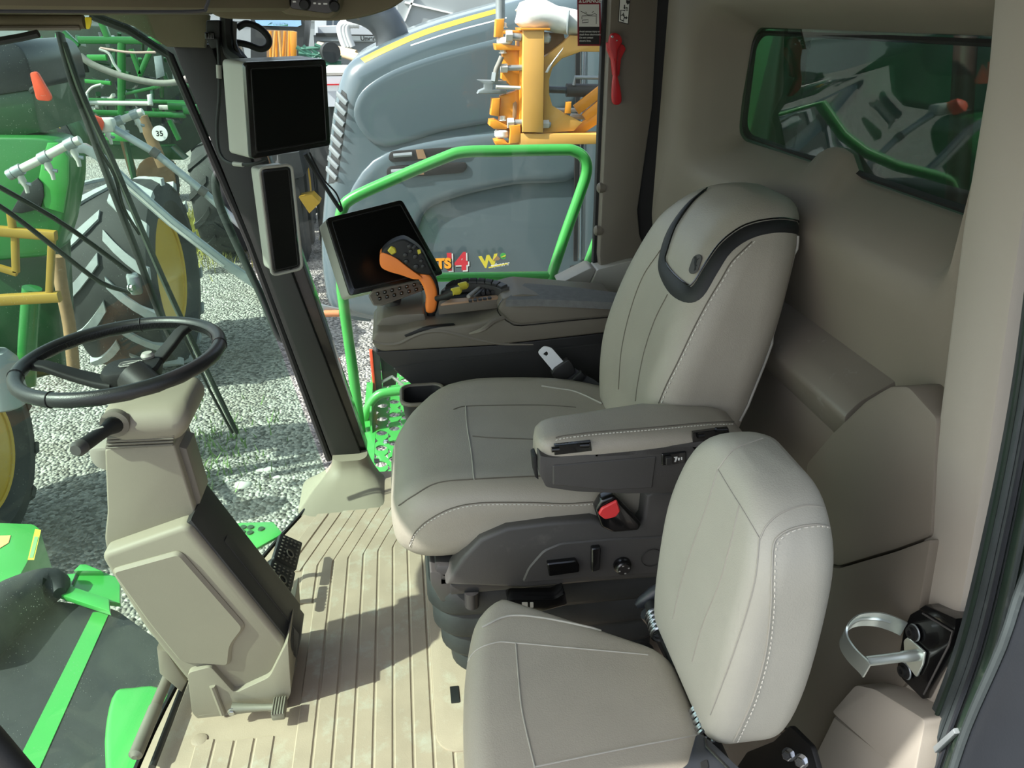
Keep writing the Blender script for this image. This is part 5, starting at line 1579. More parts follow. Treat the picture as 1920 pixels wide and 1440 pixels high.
r2.color_ramp.elements[0].position = .5
r2.color_ramp.elements[1].position = .75
t.links.new(nz.outputs['Fac'], r2.inputs['Fac'])
ms_ = t.nodes.new('ShaderNodeMath')
ms_.operation = 'MULTIPLY'
ms_.inputs[1].default_value = .45
t.links.new(r2.outputs['Color'], ms_.inputs[0])
t.links.new(ms_.outputs[0], mx.inputs['Factor'])
t.links.new(rp.outputs['Color'], mx.inputs['A'])
mx.inputs['B'].default_value = lin((128, 119, 102))
t.links.new(mx.outputs['Result'], b.inputs['Base Color'])
bp_ = t.nodes.new('ShaderNodeBump')
bp_.inputs['Strength'].default_value = 1.0
bp_.inputs['Distance'].default_value = 0.03
inv = t.nodes.new('ShaderNodeMath')
inv.operation = 'SUBTRACT'
inv.inputs[0].default_value = 1
t.links.new(vo.outputs['Distance'], inv.inputs[1])
t.links.new(inv.outputs[0], bp_.inputs['Height'])
t.links.new(bp_.outputs['Normal'], b.inputs['Normal'])
ZG = -1.9
ground = struct(mk('ground', sheet([[V((-60 + 10 * i, -20 + 10 * j, ZG)) for j in range(13)] for i in range(13)]), gm))


def blades(cx, cy, sx, sy, n, h, m, name, label):
    vs, fs = [], []
    for k in range(n):
        a, b_ = random.gauss(0, .45), random.gauss(0, .45)
        x, y = cx + a * sx, cy + b_ * sy
        an = random.random() * 6.28
        hh = h * (.4 + random.random())
        w_ = .008
        lx, ly = random.gauss(0, .3) * hh, random.gauss(0, .3) * hh
        i = len(vs)
        vs += [V((x - math.cos(an) * w_, y - math.sin(an) * w_, ZG)), V((x + math.cos(an) * w_, y + math.sin(an) * w_, ZG)), V((x + lx, y + ly, ZG + hh))]
        fs.append((i, i + 1, i + 2))
    o = mk(name, (vs, fs), m, smooth=False)
    tag(o, label, 'grass')
    return stuff(o)


GRASS = mat('grass', (150, 148, 74), 0.8, var=.3, vs=3)
p = A(378, 440, Z=ZG)
blades(p.x, p.y, 1.1, 1.8, 9000, .16, GRASS, 'grass', 'sunlit yellow green grass patch on the gravel behind the tractor tyre')
p = A(400, 850, Z=ZG)
blades(p.x, p.y, .55, .9, 260, .10, mat('weed', (120, 150, 90), .8), 'weeds', 'sparse small weeds in the gravel below the steering wheel')
# a few real stones
for k, (x, y, r_) in enumerate(((455, 910, .07), (430, 902, .04), (505, 880, .05), (520, 895, .035), (490, 882, .04))):
    c_ = A(x, y, Z=ZG)
    rings = []
    for j in range(6):
        a = -.3 + (math.pi / 2 + .3) * j / 5
        rings.append([c_ + V((math.cos(2 * math.pi * i / 10) * math.cos(a) * r_ * (1 + .2 * math.sin(i * 2.1 + k)), math.sin(2 * math.pi * i / 10) * math.cos(a) * r_ * (.7 + .2 * math.cos(i * 1.7 + k)), math.sin(a) * r_ * .4)) for i in range(10)])
    o = mk('stone', loft(rings), mat('stone_pale', (196, 194, 186), .9, var=.1, bump=.4, bs=60) if k == 0 else bpy.data.materials['stone_pale'])
    tag(o, ('flat pale stone, the largest lying in the gravel left of the pillar foot', 'small pale stone just beyond and left of the big flat stone', 'small pale stone second nearest to the pillar foot', 'small pale stone nearest to the pillar foot', 'small pale stone third from the pillar foot')[k], 'stone', 'stones in the gravel')

# ================================================================ WHEELS
def big_wheel(name, label, c, R, W, rh, n_lug, hubm=YELLOW, lugm=LUGM, group=None):
    """axle along X, outer face to +X; c is the tyre centre"""
    t = thing(name, label, 'wheel', (c[0], c[1], c[2] - R), group)
    c = V(c)
    h = W / 2
    ty = mk('tyre', lathe([(rh, -h * .75), (rh + (R - rh) * .4, -h), (R * .93, -h * .92), (R * .965, -h * .7), (R * .975, 0), (R * .965, h * .7), (R * .93, h * .92), (rh + (R - rh) * .4, h), (rh, h * .75), (rh * .97, h * .4), (rh * .97, -h * .4)], c, (1, 0, 0), 64), TYRE, t)
    for k in range(n_lug):
        for s_ in (-1, 1):
            a0 = 2 * math.pi * (k + (0.5 if s_ > 0 else 0)) / n_lug
            rows = []
            for j in range(5):
                f_ = j / 4
                x = s_ * h * (0.06 + 0.92 * f_)
                a = a0 + f_ * (0.62 * W / R) * (1 - .25 * f_)
                rb_, rt_ = R * (.965 - .04 * f_ * f_), R * (1.0 - .025 * f_ * f_)
                wd = 0.052 * (R / .95)
                da = wd / R
                def P_(r, aa):
                    return c + V((x, math.cos(aa) * r, math.sin(aa) * r))
                rows.append([P_(rb_ - .02, a - da * 1.2), P_(rt_, a - da), P_(rt_, a + da), P_(rb_ - .02, a + da * 1.2)])
            mk('tyre_lug', loft(rows), lugm, ty)
    rim = mk('rim', lathe([(rh, h * .72), (rh * 1.02, h * .78), (rh * .96, h * .76), (rh * .93, h * .5), (rh * .90, h * .46), (rh * .88, h * .1), (rh * .83, h * .05), (rh * .80, -h * .35), (rh * .5, -h * .45), (rh * .46, -h * .3), (rh * .3, -h * .26), (.02, -h * .24)], c, (1, 0, 0), 48), hubm, t)
    for k in range(10):
        a = 2 * math.pi * k / 10
        mk('wheel_nut', hexbolt(c + V((-h * .42, math.cos(a) * rh * .38, math.sin(a) * rh * .38)), (1, 0, 0), .025, .03), STEEL, rim)
    return t


hc = A(325, 512, Z=-.93)
big_wheel('tractor_wheel', 'big dusty tractor tyre with yellow rim behind the windscreen wiper', (hc.x - .34, hc.y, -.93), .97, .80, .56, 14)
hc = A(-8, 850, Z=-1.2)
big_wheel('tractor_wheel', 'smaller yellow rimmed tractor wheel at the edge left of the steering wheel', (hc.x - .28, hc.y, -1.2), .70, .5, .42, 12, lugm=TYRE)
hc = A(585, 345, Z=-1.2)
big_wheel('implement_wheel', 'distant black tyre with yellow rim right of the cab pillar', (hc.x - .25, hc.y, -1.2), .70, .5, .36, 12, lugm=TYRE)
hc = A(455, 370, Z=-1.05)
big_wheel('implement_wheel', 'distant black tyre behind the slanted cab pillar', (hc.x - .3, hc.y, -1.05), .85, .55, .4, 12, lugm=TYRE)
hc = A(330, 335, Z=-1.5)
big_wheel('implement_wheel', 'small muddy brown tyre beyond the big tractor wheel', (hc.x - .2, hc.y, -1.5), .40, .35, .2, 10, hubm=WOOD, lugm=WOOD)

# ================================================================ GREEN TRACTOR ON THE LEFT
Yt = 5.3
trc = thing('green_tractor', 'green tractor body with dark upper hood left of the wiper', 'tractor', A(60, 500, Y=Yt) * 1.0)
mk('fender', prism(corners([A(x, y, Y=Yt) for x, y in ((-120, 256), (70, 258), (106, 264), (130, 292), (132, 340), (118, 420), (100, 480), (-120, 500))], .05), (0, .30, 0), .06, 3), GREEN, trc)
mk('fender_edge', prism([A(x, y, Y=Yt - .01) for x, y in ((88, 268), (108, 268), (128, 296), (128, 340), (118, 400), (84, 390), (70, 345), (78, 300))], (0, .03, 0), .01), GREENL, trc)
mk('fender_opening', prism([A(x, y, Y=Yt - .02) for x, y in ((46, 352), (70, 334), (80, 345), (82, 368), (74, 392), (40, 400), (20, 398))], (0, .03, 0), .004), DARKM, trc)
mk('hood_lower', prism([A(x, y, Y=Yt + .1) for x, y in ((-120, 190), (60, 165), (72, 225), (78, 250), (40, 256), (-120, 256))], (0, .9, 0), .03), GREEND, trc)
mk('hood_upper', prism(corners([A(x, y, Y=Yt + .08) for x, y in ((-120, 82), (18, 76), (38, 88), (52, 110), (66, 168), (-120, 196))], .04), (0, .9, 0), .05), mat('tank_black', (30, 34, 40), .35), trc)
mk('lower_body', prism([A(x, y, Y=Yt + .3) for x, y in ((-120, 480), (105, 470), (118, 700), (-60, 740), (-120, 740))], (0, .3, 0), .03), GREEND, trc)
mk('column_tube', tube([A(60, 540, Y=Yt), A(52, 640, Y=Yt), A(50, 720, Y=Yt)], .06, 12), GREEN, trc)
mk('body_pipe', tube([A(108, 480, Y=Yt - .1), A(116, 540, Y=Yt - .1), A(130, 610, Y=Yt - .1), A(138, 690, Y=Yt - .1)], .04, 10, 3), WOOD, trc)
smv = thing('warning_reflector', 'bright orange red reflector plate on the dark tractor hood', 'reflector', A(75, 185, Y=Yt - .05))
mk('plate', prism(corners([A(x, y, Y=Yt - .05) for x, y in ((55, 136), (68, 134), (96, 182), (93, 190), (68, 188))], .02), (0, .03, 0), .004), REDO, smv)
mk('plate_stem', tube([A(75, 160, Y=Yt - .03), A(60, 170, Y=Yt + .1)], .02, 8), DARKM, smv)
OCHRE = mat('ochre_paint', (158, 126, 46), .45)
yf = thing('steel_rack', 'ochre yellow steel frame of thin bars below the green tractor fender', 'frame', A(50, 560, Y=4.9))
for pts, r_ in (([(-60, 428), (105, 442)], .045), ([(-60, 566), (112, 556)], .05), ([(20, 400), (24, 432)], .03), ([(98, 440), (92, 560)], .03), ([(28, 440), (30, 510)], .03), ([(-40, 490), (32, 512)], .03)):
    mk('frame_bar', tube([A(x, y, Y=4.9) for x, y in pts], 1, 4, sq=(r_ * 1.3, r_ * 1.3)), OCHRE, yf)
gc = thing('grey_canister', 'pale grey canister low on the tractor left of the steering wheel', 'canister', A(20, 690, Y=4.7))
mk('canister_body', lathe([(.10, 0), (.13, .02), (.13, .30), (.09, .36), (.05, .37)], A(14, 760, Y=4.7), (0, 0, 1), 20), TRAILG, gc)
mk('canister_bracket', tube([A(14, 735, Y=4.7), A(30, 690, Y=5.35)], .035, 8), DARKM, gc)
mk('canister_cap', lathe([(.05, 0), (.05, .06)], A(14, 760, Y=4.7) + V((0, 0, .37)), (0, 0, 1), 14), BLACKM, gc)

# silver spray pipes with nozzles, in front of the tractor
Ys = 4.6
for i, (pts, lab) in enumerate((([(22, 326), (70, 302), (120, 275), (150, 262)], 'nearer pale spray pipe with hanging nozzles across the green fender'), ([(190, 240), (230, 224), (268, 209)], 'farther pale spray pipe with nozzles above the big tractor tyre'))):
    yy = Ys if i == 0 else 6.0
    spp = thing('spray_pipe', lab, 'pipe', A(*pts[1], Y=yy))
    P3 = [A(x, y, Y=yy) for x, y in pts]
    pr = .023 if i == 0 else .025
    pp_ = mk('pipe', tube(P3, pr, 12), PIPEW, spp)
    mk('end_cap', tube([P3[0] - (P3[1] - P3[0]) * .12, P3[0] + (P3[1] - P3[0]) * .05], pr * 1.25, 12), PIPEG, spp)
    for f_ in (0.08, .42, .80):
        j = f_ * (len(P3) - 1)
        q = P3[int(j)].lerp(P3[int(j) + 1], j - int(j))
        d_ = (P3[1] - P3[0]).normalized()
        nz_ = mk('nozzle_clamp', tube([q - d_ * .025, q + d_ * .025], pr * 1.35, 12), PIPEG, spp)
        mk('nozzle', tube([q, q + V((0.01, 0, -.05)), q + V((.02, 0, -.09)), q + V((.02, 0, -.12))], [.016, .02, .012, .010], 10), PIPEW, nz_)
        mk('nozzle_tip', tube([q + V((-.01, 0, -.06)), q + V((.05, 0, -.075))], .010, 8), PIPEG, nz_)
b1 = thing('boom_strut', 'thin dark grey round strut sloping down to the cab pillar', 'strut', A(300, 290, Y=5.0))
mk('rod', tube([A(x, y, Y=yy) for x, y, yy in ((205, 236, 5.0), (290, 286, 5.0), (380, 358, 5.0), (470, 440, 5.0))], .022, 10), PIPEG, b1)
for x, y in ((290, 286), (380, 358)):
    mk('strut_joint', tube([A(x - 6, y - 4, Y=5.0), A(x + 7, y + 5, Y=5.0)], .029, 10), CHAR, b1)
mk('strut_clevis', box(A(196, 234, Y=5.0), (.12, .08, .08), .02), PIPEW, b1)
mk('end_lamp', lathe([(.05, 0), (.05, .05), (.02, .07)], A(186, 236, Y=4.98), (-.6, -.6, .4), 14), REDO, b1)
b2 = thing('boom_bar', 'wide pale galvanised bar sloping from the spray pipe to the gravel', 'bar', A(300, 400, Y=4.8))
mk('bar', tube([A(x, y, Y=4.8) for x, y in ((128, 276), (160, 278), (185, 292), (240, 345), (320, 415), (420, 492), (520, 560))], 1, 4, sq=(.035, .055)), PIPEG, b2)
mk('bar_lip', tube([A(x, y, Y=4.78) for x, y in ((190, 302), (240, 350), (320, 421), (420, 499))], .008, 6), PIPEW, b2)
b3 = thing('ground_strut', 'horizontal grey tube with rusty orange tape beside the grey hood', 'strut', A(600, 588, Y=4.5))
mk('tube', tube([A(562, 589, Y=4.5), A(650, 587, Y=4.5)], .018, 10), PIPEG, b3)
mk('tape', tube([A(608, 588, Y=4.5), A(636, 587.5, Y=4.5)], .0205, 10), mat('rust_tape', (196, 128, 84), .6), b3)
mk('gusset', prism([A(x, y, Y=4.52) for x, y in ((556, 560), (572, 565), (640, 580), (566, 584))], (0, .02, 0), .003), PIPEG, b3)

# ================================================================ PLANTER FRAME BEHIND
Yi = 9.5
imp = thing('planter_frame', 'tall green implement frame of beams and hoses behind the tractor', 'implement', A(230, 260, Y=Yi))


def beam(pts, w_, m=GREEN, nm='beam', y=Yi):
    return mk(nm, tube([A(x, a, Y=y) for x, a in pts], 1, 4, sq=(w_ * 6.6e-3, w_ * 6.6e-3)), m, imp)


beam([(148, 75), (302, 76)], 11)
beam([(60, 74), (64, 74)], 10)
beam([(40, 80), (66, 82)], 9)
beam([(118, 62), (146, 88)], 12)
beam([(228, 80), (228, 215)], 11)
beam([(246, 92), (263, 138)], 8)
beam([(284, 90), (262, 140)], 8)
beam([(160, 187), (356, 192)], 6)
beam([(316, 198), (352, 199)], 13)
beam([(70, 208), (348, 216)], 9)
beam([(190, 40), (204, 74)], 10)
beam([(165, 108), (200, 108)], 9, GREENL)
beam([(160, 152), (208, 156)], 6, GREENL)
beam([(225, 178), (300, 162)], 5)
beam([(318, 225), (336, 262)], 8)
beam([(292, 80), (292, 64)], 5)
beam([(345, 205), (372, 205)], 16)
mk('hose', tube([A(x, y, Y=Yi - .3) for x, y in ((150, 104), (172, 120), (215, 138), (255, 149), (300, 156), (340, 152), (360, 140))], .034, 10, 4), HOSE, imp)
mk('hose', tube([A(x, y, Y=Yi - .2) for x, y in ((186, 92), (204, 100), (214, 120), (226, 135))], .015, 8, 4), PIPEW, imp)
mk('hose', tube([A(x, y, Y=Yi - .2) for x, y in ((188, 90), (240, 98), (292, 98))], .012, 8, 4), mat('hose_pinkish', (190, 160, 150), .6), imp)
mk('hose', tube([A(x, y, Y=Yi - .2) for x, y in ((160, 178), (172, 164), (190, 158))], .012, 8, 4), PIPEW, imp)
mk('pipe', tube([A(x, y, Y=Yi - .25) for x, y in ((78, 192), (180, 193), (286, 194))], .024, 10), PIPEW, imp)
for x in (160, 280):
    mk('clamp', prism([A(a, b_, Y=Yi - .3) for a, b_ in ((x - 5, 178), (x + 3, 176), (x + 4, 196), (x - 3, 198))], (0, .05, 0), .01), WHITE, imp)
mk('drop_plate', prism([A(x, y, Y=Yi - .1) for x, y in ((288, 106), (302, 104), (308, 142), (293, 148))], (0, .03, 0), .005), PIPEG, imp)
mk('drop_plate', prism([A(x, y, Y=Yi - .1) for x, y in ((322, 128), (328, 130), (330, 148), (324, 150))], (0, .03, 0), .005), PIPEG, imp)
rnd = random.Random(3)
for k in range(90):
    x, y = rnd.uniform(70, 350), rnd.uniform(60, 225)
    L = rnd.uniform(10, 40)
    a = rnd.choice([0, .2, 1.2, 1.57, 1.57, 2.2])
    q = [A(x, y, Y=Yi + rnd.uniform(.2, .8)), A(x + L * math.cos(a), y + L * math.sin(a), Y=Yi + rnd.uniform(.2, .8))]
    mk('strut', tube(q, 1, 4, sq=(rnd.uniform(.02, .05),) * 2), rnd.choice([GREEN, GREEND, GREEND, DARKM, DARKM, PIPEG, PIPEW]), imp)
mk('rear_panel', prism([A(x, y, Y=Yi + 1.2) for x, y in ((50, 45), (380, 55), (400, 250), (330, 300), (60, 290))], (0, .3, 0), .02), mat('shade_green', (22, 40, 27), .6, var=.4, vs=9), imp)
mk('toolbar', prism([A(x, y, Y=Yi + .1) for x, y in ((150, 268), (320, 276), (345, 300), (330, 300), (190, 298))], (0, .25, 0), .01), GREEND, imp)
for pts, w_ in (([(266, 218), (306, 312)], 16), ([(232, 262), (250, 326)], 11), ([(140, 214), (165, 262)], 14), ([(200, 300), (206, 345)], 10)):
    beam(pts, w_, WOOD, 'tan_leg', Yi - .4)
mk('tan_disc', lathe([(.02, 0), (.24, .03), (.24, .05), (.02, .08)], A(287, 335, Y=Yi - .3), (.8, -.6, 0), 20), WOOD, imp)
sg = thing('number_sign', 'round white sign reading 35 on the implement frame', 'sign', A(300, 250, Y=Yi - .6))
dsk = mk('disc', lathe([(.078, 0), (.078, .01)], A(300, 250, Y=Yi - .6), (0.0, -1, .1), 32), WHITE, sg)
text('35', A(300, 255, Y=Yi - .63), .075, PRB, sg, align='CENTER', bold=.002)
mk('sign_stem', tube([A(300, 250, Y=Yi - .59), A(300, 235, Y=Yi - .2)], .01, 6), DARKM, sg)
ht = thing('distant_tractor', 'distant dark green tractor hood with yellow stripe behind the wiper', 'tractor', A(110, 300, Y=8.6))
mk('hood', prism(corners([A(x, y, Y=8.6) for x, y in ((60, 214), (120, 210), (150, 225), (170, 262), (160, 300), (60, 300))], .1), (0, .6, 0), .06), GREEND, ht)
mk('stripe', prism([A(x, y, Y=8.57) for x, y in ((74, 219), (100, 218), (118, 226), (76, 228))], (0, .04, 0), .005), YELLOW, ht)
mk('grille', prism([A(x, y, Y=8.58) for x, y in ((104, 232), (122, 232), (140, 262), (150, 300), (120, 300))], (0, .04, 0), .005), DARKM, ht)
text('570R', A(78, 241, Y=8.56), .085, YELLOW, ht)
lb = thing('green_lamp_arm', 'light green bent implement arm below the tan legs', 'arm', A(210, 265, Y=8.4))
mk('arm', prism(corners([A(x, y, Y=8.4) for x, y in ((188, 252), (215, 250), (240, 260), (245, 266), (200, 264))], .03), (0, .2, 0), .02), GREENL, lb)
q0 = A(236, 262, Y=8.55)
mk('arm_leg', tube([q0, V((q0.x, q0.y, ZG))], .03, 8), GREEND, lb)

# ================================================================ GREY SPRAYER WITH YELLOW BOOM
Yh = 4.6
spr = thing('grey_sprayer', 'big blue grey sprayer hood filling the side window', 'sprayer', A(860, 600, Y=Yh))
ho = cr([A(x, y, Y=Yh) for x, y in ((622, 588), (606, 540), (600, 470), (604, 400), (612, 310), (622, 220), (634, 160), (652, 122), (690, 98), (745, 72), (830, 40), (930, 12), (1060, -20), (1240, -40), (1260, 300), (1250, 600), (1000, 612), (780, 614), (680, 606))], 3, True)
hoodm = mk('hood', prism(ho, (0, 1.7, 0), .14, 6, .25), HOODG, spr, sharp=60)
mk('side_bulge', prism(cr([A(x, y, Y=Yh + .005) for x, y in ((640, 400), (700, 300), (820, 262), (960, 245), (1080, 225), (1080, 330), (960, 345), (845, 372), (792, 405), (780, 500), (790, 590), (660, 580), (630, 500))], 4, True), (0, -.040, 0), .001, 8, .038, .22), HOODG, spr, sharp=70)
mk('upper_bulge', prism(cr([A(x, y, Y=Yh + .005) for x, y in ((668, 230), (672, 180), (720, 140), (800, 108), (900, 80), (1000, 58), (1080, 45), (1078, 190), (960, 222), (830, 246), (720, 275))], 4, True), (0, -.022, 0), .001, 8, .021, .22), HOODG, spr, sharp=70)
mk('rear_panel', prism([A(x, y, Y=Yh + .01) for x, y in ((1090, 40), (1180, 20), (1180, 470), (1086, 486), (1088, 300))], (0, -.05, 0), .001, 3, .03), HOODG, spr, sharp=60)
mk('gap_seam', prism([A(x, y, Y=Yh - .054) for x, y in ((1081, 30), (1088, 30), (1083, 490), (1076, 490))], (0, .02, 0)), BLACKM, spr)
mk('gap_edge', tube([A(1089, 40, Y=Yh - .045), A(1088, 300, Y=Yh - .045), A(1085, 484, Y=Yh - .045)], .004, 6), LGREY, spr)
mk('step_box', prism([A(x, y, Y=Yh - .02) for x, y in ((1070, 500), (1110, 492), (1110, 520), (1066, 540))], (0, .1, 0), .005), BLACKM, spr)
SH = Surf(hoodm)
for q, nm in (([(730, 288), (738, 284), (820, 278), (876, 275), (880, 282), (872, 292), (800, 300), (734, 304), (728, 298)], 'vent'), ([(726, 316), (732, 312), (810, 307), (874, 304), (876, 316), (868, 324), (800, 330), (730, 334), (724, 326)], 'vent')):
    vt = mk(nm, prism(corners([A(x, y, Y=Yh - .046) for x, y in q], .02), (0, .03, 0), .004), BLACKM, spr)
    xm = sum(a for a, b_ in q) / len(q)
    ym = sum(b_ for a, b_ in q) / len(q)
    mk('vent_insert', tube([A(xm - 60, ym + 3, Y=Yh - .049), A(xm - 25, ym, Y=Yh - .049)], .012, 8), PIPEG, vt)
    mk('vent_insert', prism([A(xm + a, ym + b_, Y=Yh - .047) for a, b_ in ((-18, -8), (-4, -9), (2, 8), (-14, 9))], (0, -.006, 0)), WOOD, vt)
mk('stripe_yellow', band(SH, [(676, 110), (720, 88), (790, 58), (860, 36), (940, 14)], [(684, 118), (724, 98), (792, 68), (862, 45), (942, 22)], .004, .004, 4, 2), YELLOW, spr)
mk('stripe_white', band(SH, [(770, 84), (850, 58), (950, 32)], [(770, 86.5), (850, 60.5), (950, 34.5)], .004, .004, 4, 1), WHITE, spr)
mk('front_grille', band(SH, [(641, 168), (634, 200), (626, 250), (620, 300), (616, 345)], [(650, 176), (652, 200), (645, 250), (638, 300), (632, 340)], .006, .004, 4, 2), DARKM, spr)
for k in range(8):
    y = 182 + 20 * k
    x = 640 - k * 2.8
    mk('grille_slat', tube([SH(x - 4, y - 6, .012), SH(x + 4, y + 3, .014), SH(x + 12, y + 12, .012)], 1, 4, sq=(.012, .03)), PIPEG, spr)
mk('front_foot', prism(corners([A(x, y, Y=Yh + .1) for x, y in ((606, 420), (640, 560), (700, 604), (660, 600), (612, 560))], .03), (0, .3, 0), .02), HOODG, spr)
mk('exhaust', tube([A(x, y, Y=Yh + .35) for x, y in ((736, 112), (737, 84), (733, 62), (722, 42), (706, 26), (684, 14), (655, 5))], .098, 20, 4), EXH, spr)
mk('cab_pipe', tube([A(938, 40, Y=4.3), A(938, 2, Y=4.3), A(938, -20, Y=4.3)], .024, 12), PIPEG, spr)
LR, LW, LO = mat('decal_red', (196, 46, 58), .5), WHITE, mat('decal_orange', (238, 160, 40), .5)
yd = Yh - .06
xr = (1, 0, 0)
for dx, m, bo, yy in ((.012, PRB, .006, -.0005), (.008, LW, .003, -.001), (0, LR, .002, -.002)):
    text('14', A(832, 506, Y=yd) + V((dx, yy, -dx * .9)), .145, m, spr, xr, (.2, 0, 1), bold=bo + .005)
for dx, m, bo, yy in ((0.004, PRB, .004, -.003), (0, LO, .002, -.004)):
    text('STS', A(806, 503, Y=yd) + V((dx, yy - .003, -dx)), .084, m, spr, xr, (0, 0, 1), bold=bo + .003)
rx = (1, 0, .12)
text('W', A(902, 502, Y=yd), .10, YELLOWB, spr, rx, (0, 0, 1), bold=.005)
text('aglanner', A(921, 502, Y=yd) + V((0, -.001, 0)), .034, WHITE, spr, rx, (.3, 0, 1), bold=.001)
mk('decal_line', prism([A(x, y, Y=yd) for x, y in ((916, 501), (952, 493), (952, 495), (916, 503))], (0, -.002, 0)), YELLOWB, spr)
mk('decal_peak', prism([A(x, y, Y=yd) for x, y in ((924, 488), (932, 479), (938, 485), (934, 488))], (0, -.002, 0)), WOOD, spr)
mk('decal_round', prism([A(943.5 + 5.5 * math.cos(2 * math.pi * k / 20), 480 + 6 * math.sin(2 * math.pi * k / 20), Y=yd) for k in range(20)], (0, -.002, 0)), GREENL, spr)
mk('decal_deer', prism([A(943.5 + a * 280, 480.5 - b_ * 280, Y=yd - .003) for a, b_ in EMB], (0, -.001, 0)), YELLOWB, spr)

bm_ = thing('yellow_boom', 'yellow folded spray boom with hinge bolts in front of the grey hood', 'boom', A(1000, 270, Y=3.8))
Yb_ = 3.8


def bp2(nm, pts, m=BOOMY, dy_=.06, y=Yb_, r=.006, par=None):
    return mk(nm, prism([A(a, b_, Y=y) for a, b_ in pts], (0, dy_, 0), r), m, par or bm_)


bp2('main_plate', ((981, 55), (1021, 55), (1019, 249), (980, 248)), BOOMP, .08, Yb_ - .04)
bp2('top_plate', ((975, 52), (1032, 53), (1032, 57), (976, 57)), BOOMY, .16, Yb_ - .05)
bp2('side_plate', ((974, 60), (982, 60), (981, 270), (974, 270)), BOOMY, .14)
bp2('rear_web', ((1019, 60), (1057, 62), (1062, 80), (1040, 95), (1020, 112)), WOOD, .02, Yb_ + .06)
bp2('c_frame', ((1019, 108), (1056, 80), (1070, 66), (1150, 70), (1150, 98), (1090, 97), (1054, 110), (1036, 128), (1030, 150), (1030, 176), (1036, 198), (1052, 208), (1092, 230), (1076, 246), (1019, 250)), BOOMP, .05, Yb_)
bp2('gusset', ((1022, 136), (1028, 125), (1044, 105), (1057, 88), (1054, 96), (1040, 115), (1027, 137)), WHITE, .01, Yb_ - .03)
bp2('bottom_beam', ((976, 250), (1142, 252), (1142, 270), (975, 273)), BOOMP, .12, Yb_ - .03)
for pts, wd in (([(1068, 255), (1145, 204)], 9), ([(1096, 222), (1150, 176)], 9), ([(1080, 206), (1150, 152)], 8)):
    mk('brace', tube([A(a, b_, Y=Yb_ + .05) for a, b_ in pts], 1, 4, sq=(wd * 2.7e-3, .05)), BOOMY, bm_)
mk('cylinder', tube([A(1062, 169, Y=Yb_ + .1), A(1160, 171, Y=Yb_ + .1)], .031, 16), CHAR, bm_)
mk('cylinder_rod', tube([A(1028, 168, Y=Yb_ + .1), A(1064, 169, Y=Yb_ + .1)], .016, 12), EXH, bm_)
mk('cylinder_pipe', tube([A(1076, 160, Y=Yb_ + .08), A(1078, 145, Y=Yb_ + .08), A(1150, 146, Y=Yb_ + .08)], .009, 8), PIPEG, bm_)
mk('guide_rod', tube([A(1040, 206, Y=Yb_ + .12), A(1150, 207, Y=Yb_ + .12)], .010, 8), PIPEW, bm_)
mk('guide_rod', tube([A(1070, 218, Y=Yb_ + .1), A(1150, 221, Y=Yb_ + .1)], .014, 8), PIPEW, bm_)
bp2('slot_plate', ((1061, 191), (1072, 191), (1071, 213), (1059, 213)), BOOMY, .02, Yb_ - .01)
# hinge stack
bp2('upper_tube', ((930, 36), (946, 35), (944, 70), (928, 70)), BOOMY, .06)
bp2('upper_leaf', ((933, 58), (955, 56), (980, 58), (978, 64), (938, 64)), BOOMY, .09)
bp2('middle_leaf', ((928, 82), (950, 83), (976, 87), (976, 95), (930, 94)), BOOMY, .09)
bp2('hinge_body', ((950, 92), (976, 94), (978, 166), (956, 160), (940, 148), (942, 100)), BOOMY, .05, Yb_ + .02)
bp2('hinge_lower', ((938, 180), (976, 168), (976, 250), (955, 262), (950, 238), (936, 230)), BOOMY, .05, Yb_ + .02)
bp2('hinge_slot', ((962, 194), (967, 190), (970, 194), (969, 220), (964, 224), (961, 218)), WOOD, .01, Yb_ + .012)
bp2('lower_tube', ((923, 185), (938, 184), (936, 219), (920, 216)), BOOMY, .06)
bp2('lower_leaf', ((919, 226), (930, 225), (952, 236), (950, 243), (926, 242), (918, 236)), BOOMY, .09)
bp2('base_leaf', ((927, 264), (945, 260), (952, 268), (976, 266), (976, 272), (930, 272)), BOOMY, .09)
bp2('fork', ((955, 236), (976, 234), (977, 268), (955, 270), (957, 246)), BOOMY, .03, Yb_ - .03)
for x, y, h_ in ((946, 76, .03), (941, 250, .035)):
    mk('roller', lathe([(.030, -h_ * .5), (.036, -h_ * .3), (.036, h_ * .3), (.030, h_ * .5)], A(x, y, Y=Yb_ + .03), (0, 0, 1), 20), WHITE, bm_)
for (x, y, x2, y2, r_) in ((951, 68, 977, 70, .016), (942, 128, 978, 127, .013), (954, 231, 978, 230, .016), (1020, 72, 1032, 72, .014), (1020, 233, 1032, 234, .013)):
    bt = mk('bolt', tube([A(x, y, Y=Yb_), A(x2, y2, Y=Yb_)], r_, 12), PIPEG, bm_)
    mk('bolt_head', lathe([(r_ * 1.6, -.015), (r_ * 1.6, .015)], A(x + 3, y, Y=Yb_), (1, 0, 0), 6), PIPEW, bt)
for x, y in ((944, 52), (943, 100), (942, 226)):
    mk('nut', hexbolt(A(x, y, Y=Yb_ + .02), (0, 0, 1), .014, .022), PIPEW, bm_)
bp2('clevis', ((895, 150), (950, 152), (950, 157), (924, 158), (924, 168), (950, 170), (950, 176), (895, 176), (898, 170), (908, 166), (908, 158)), PIPEG, .05)
mk('clevis_pin', tube([A(930, 163, Y=Yb_ - .02), A(976, 165, Y=Yb_ - .02)], .008, 8), PIPEW, bm_)
mk('hydraulic_hose', tube([A(x, y, Y=Yb_ - .01) for x, y in ((928, 150), (930, 132), (936, 118), (941, 106))], .012, 10, 4), HOSE, bm_)
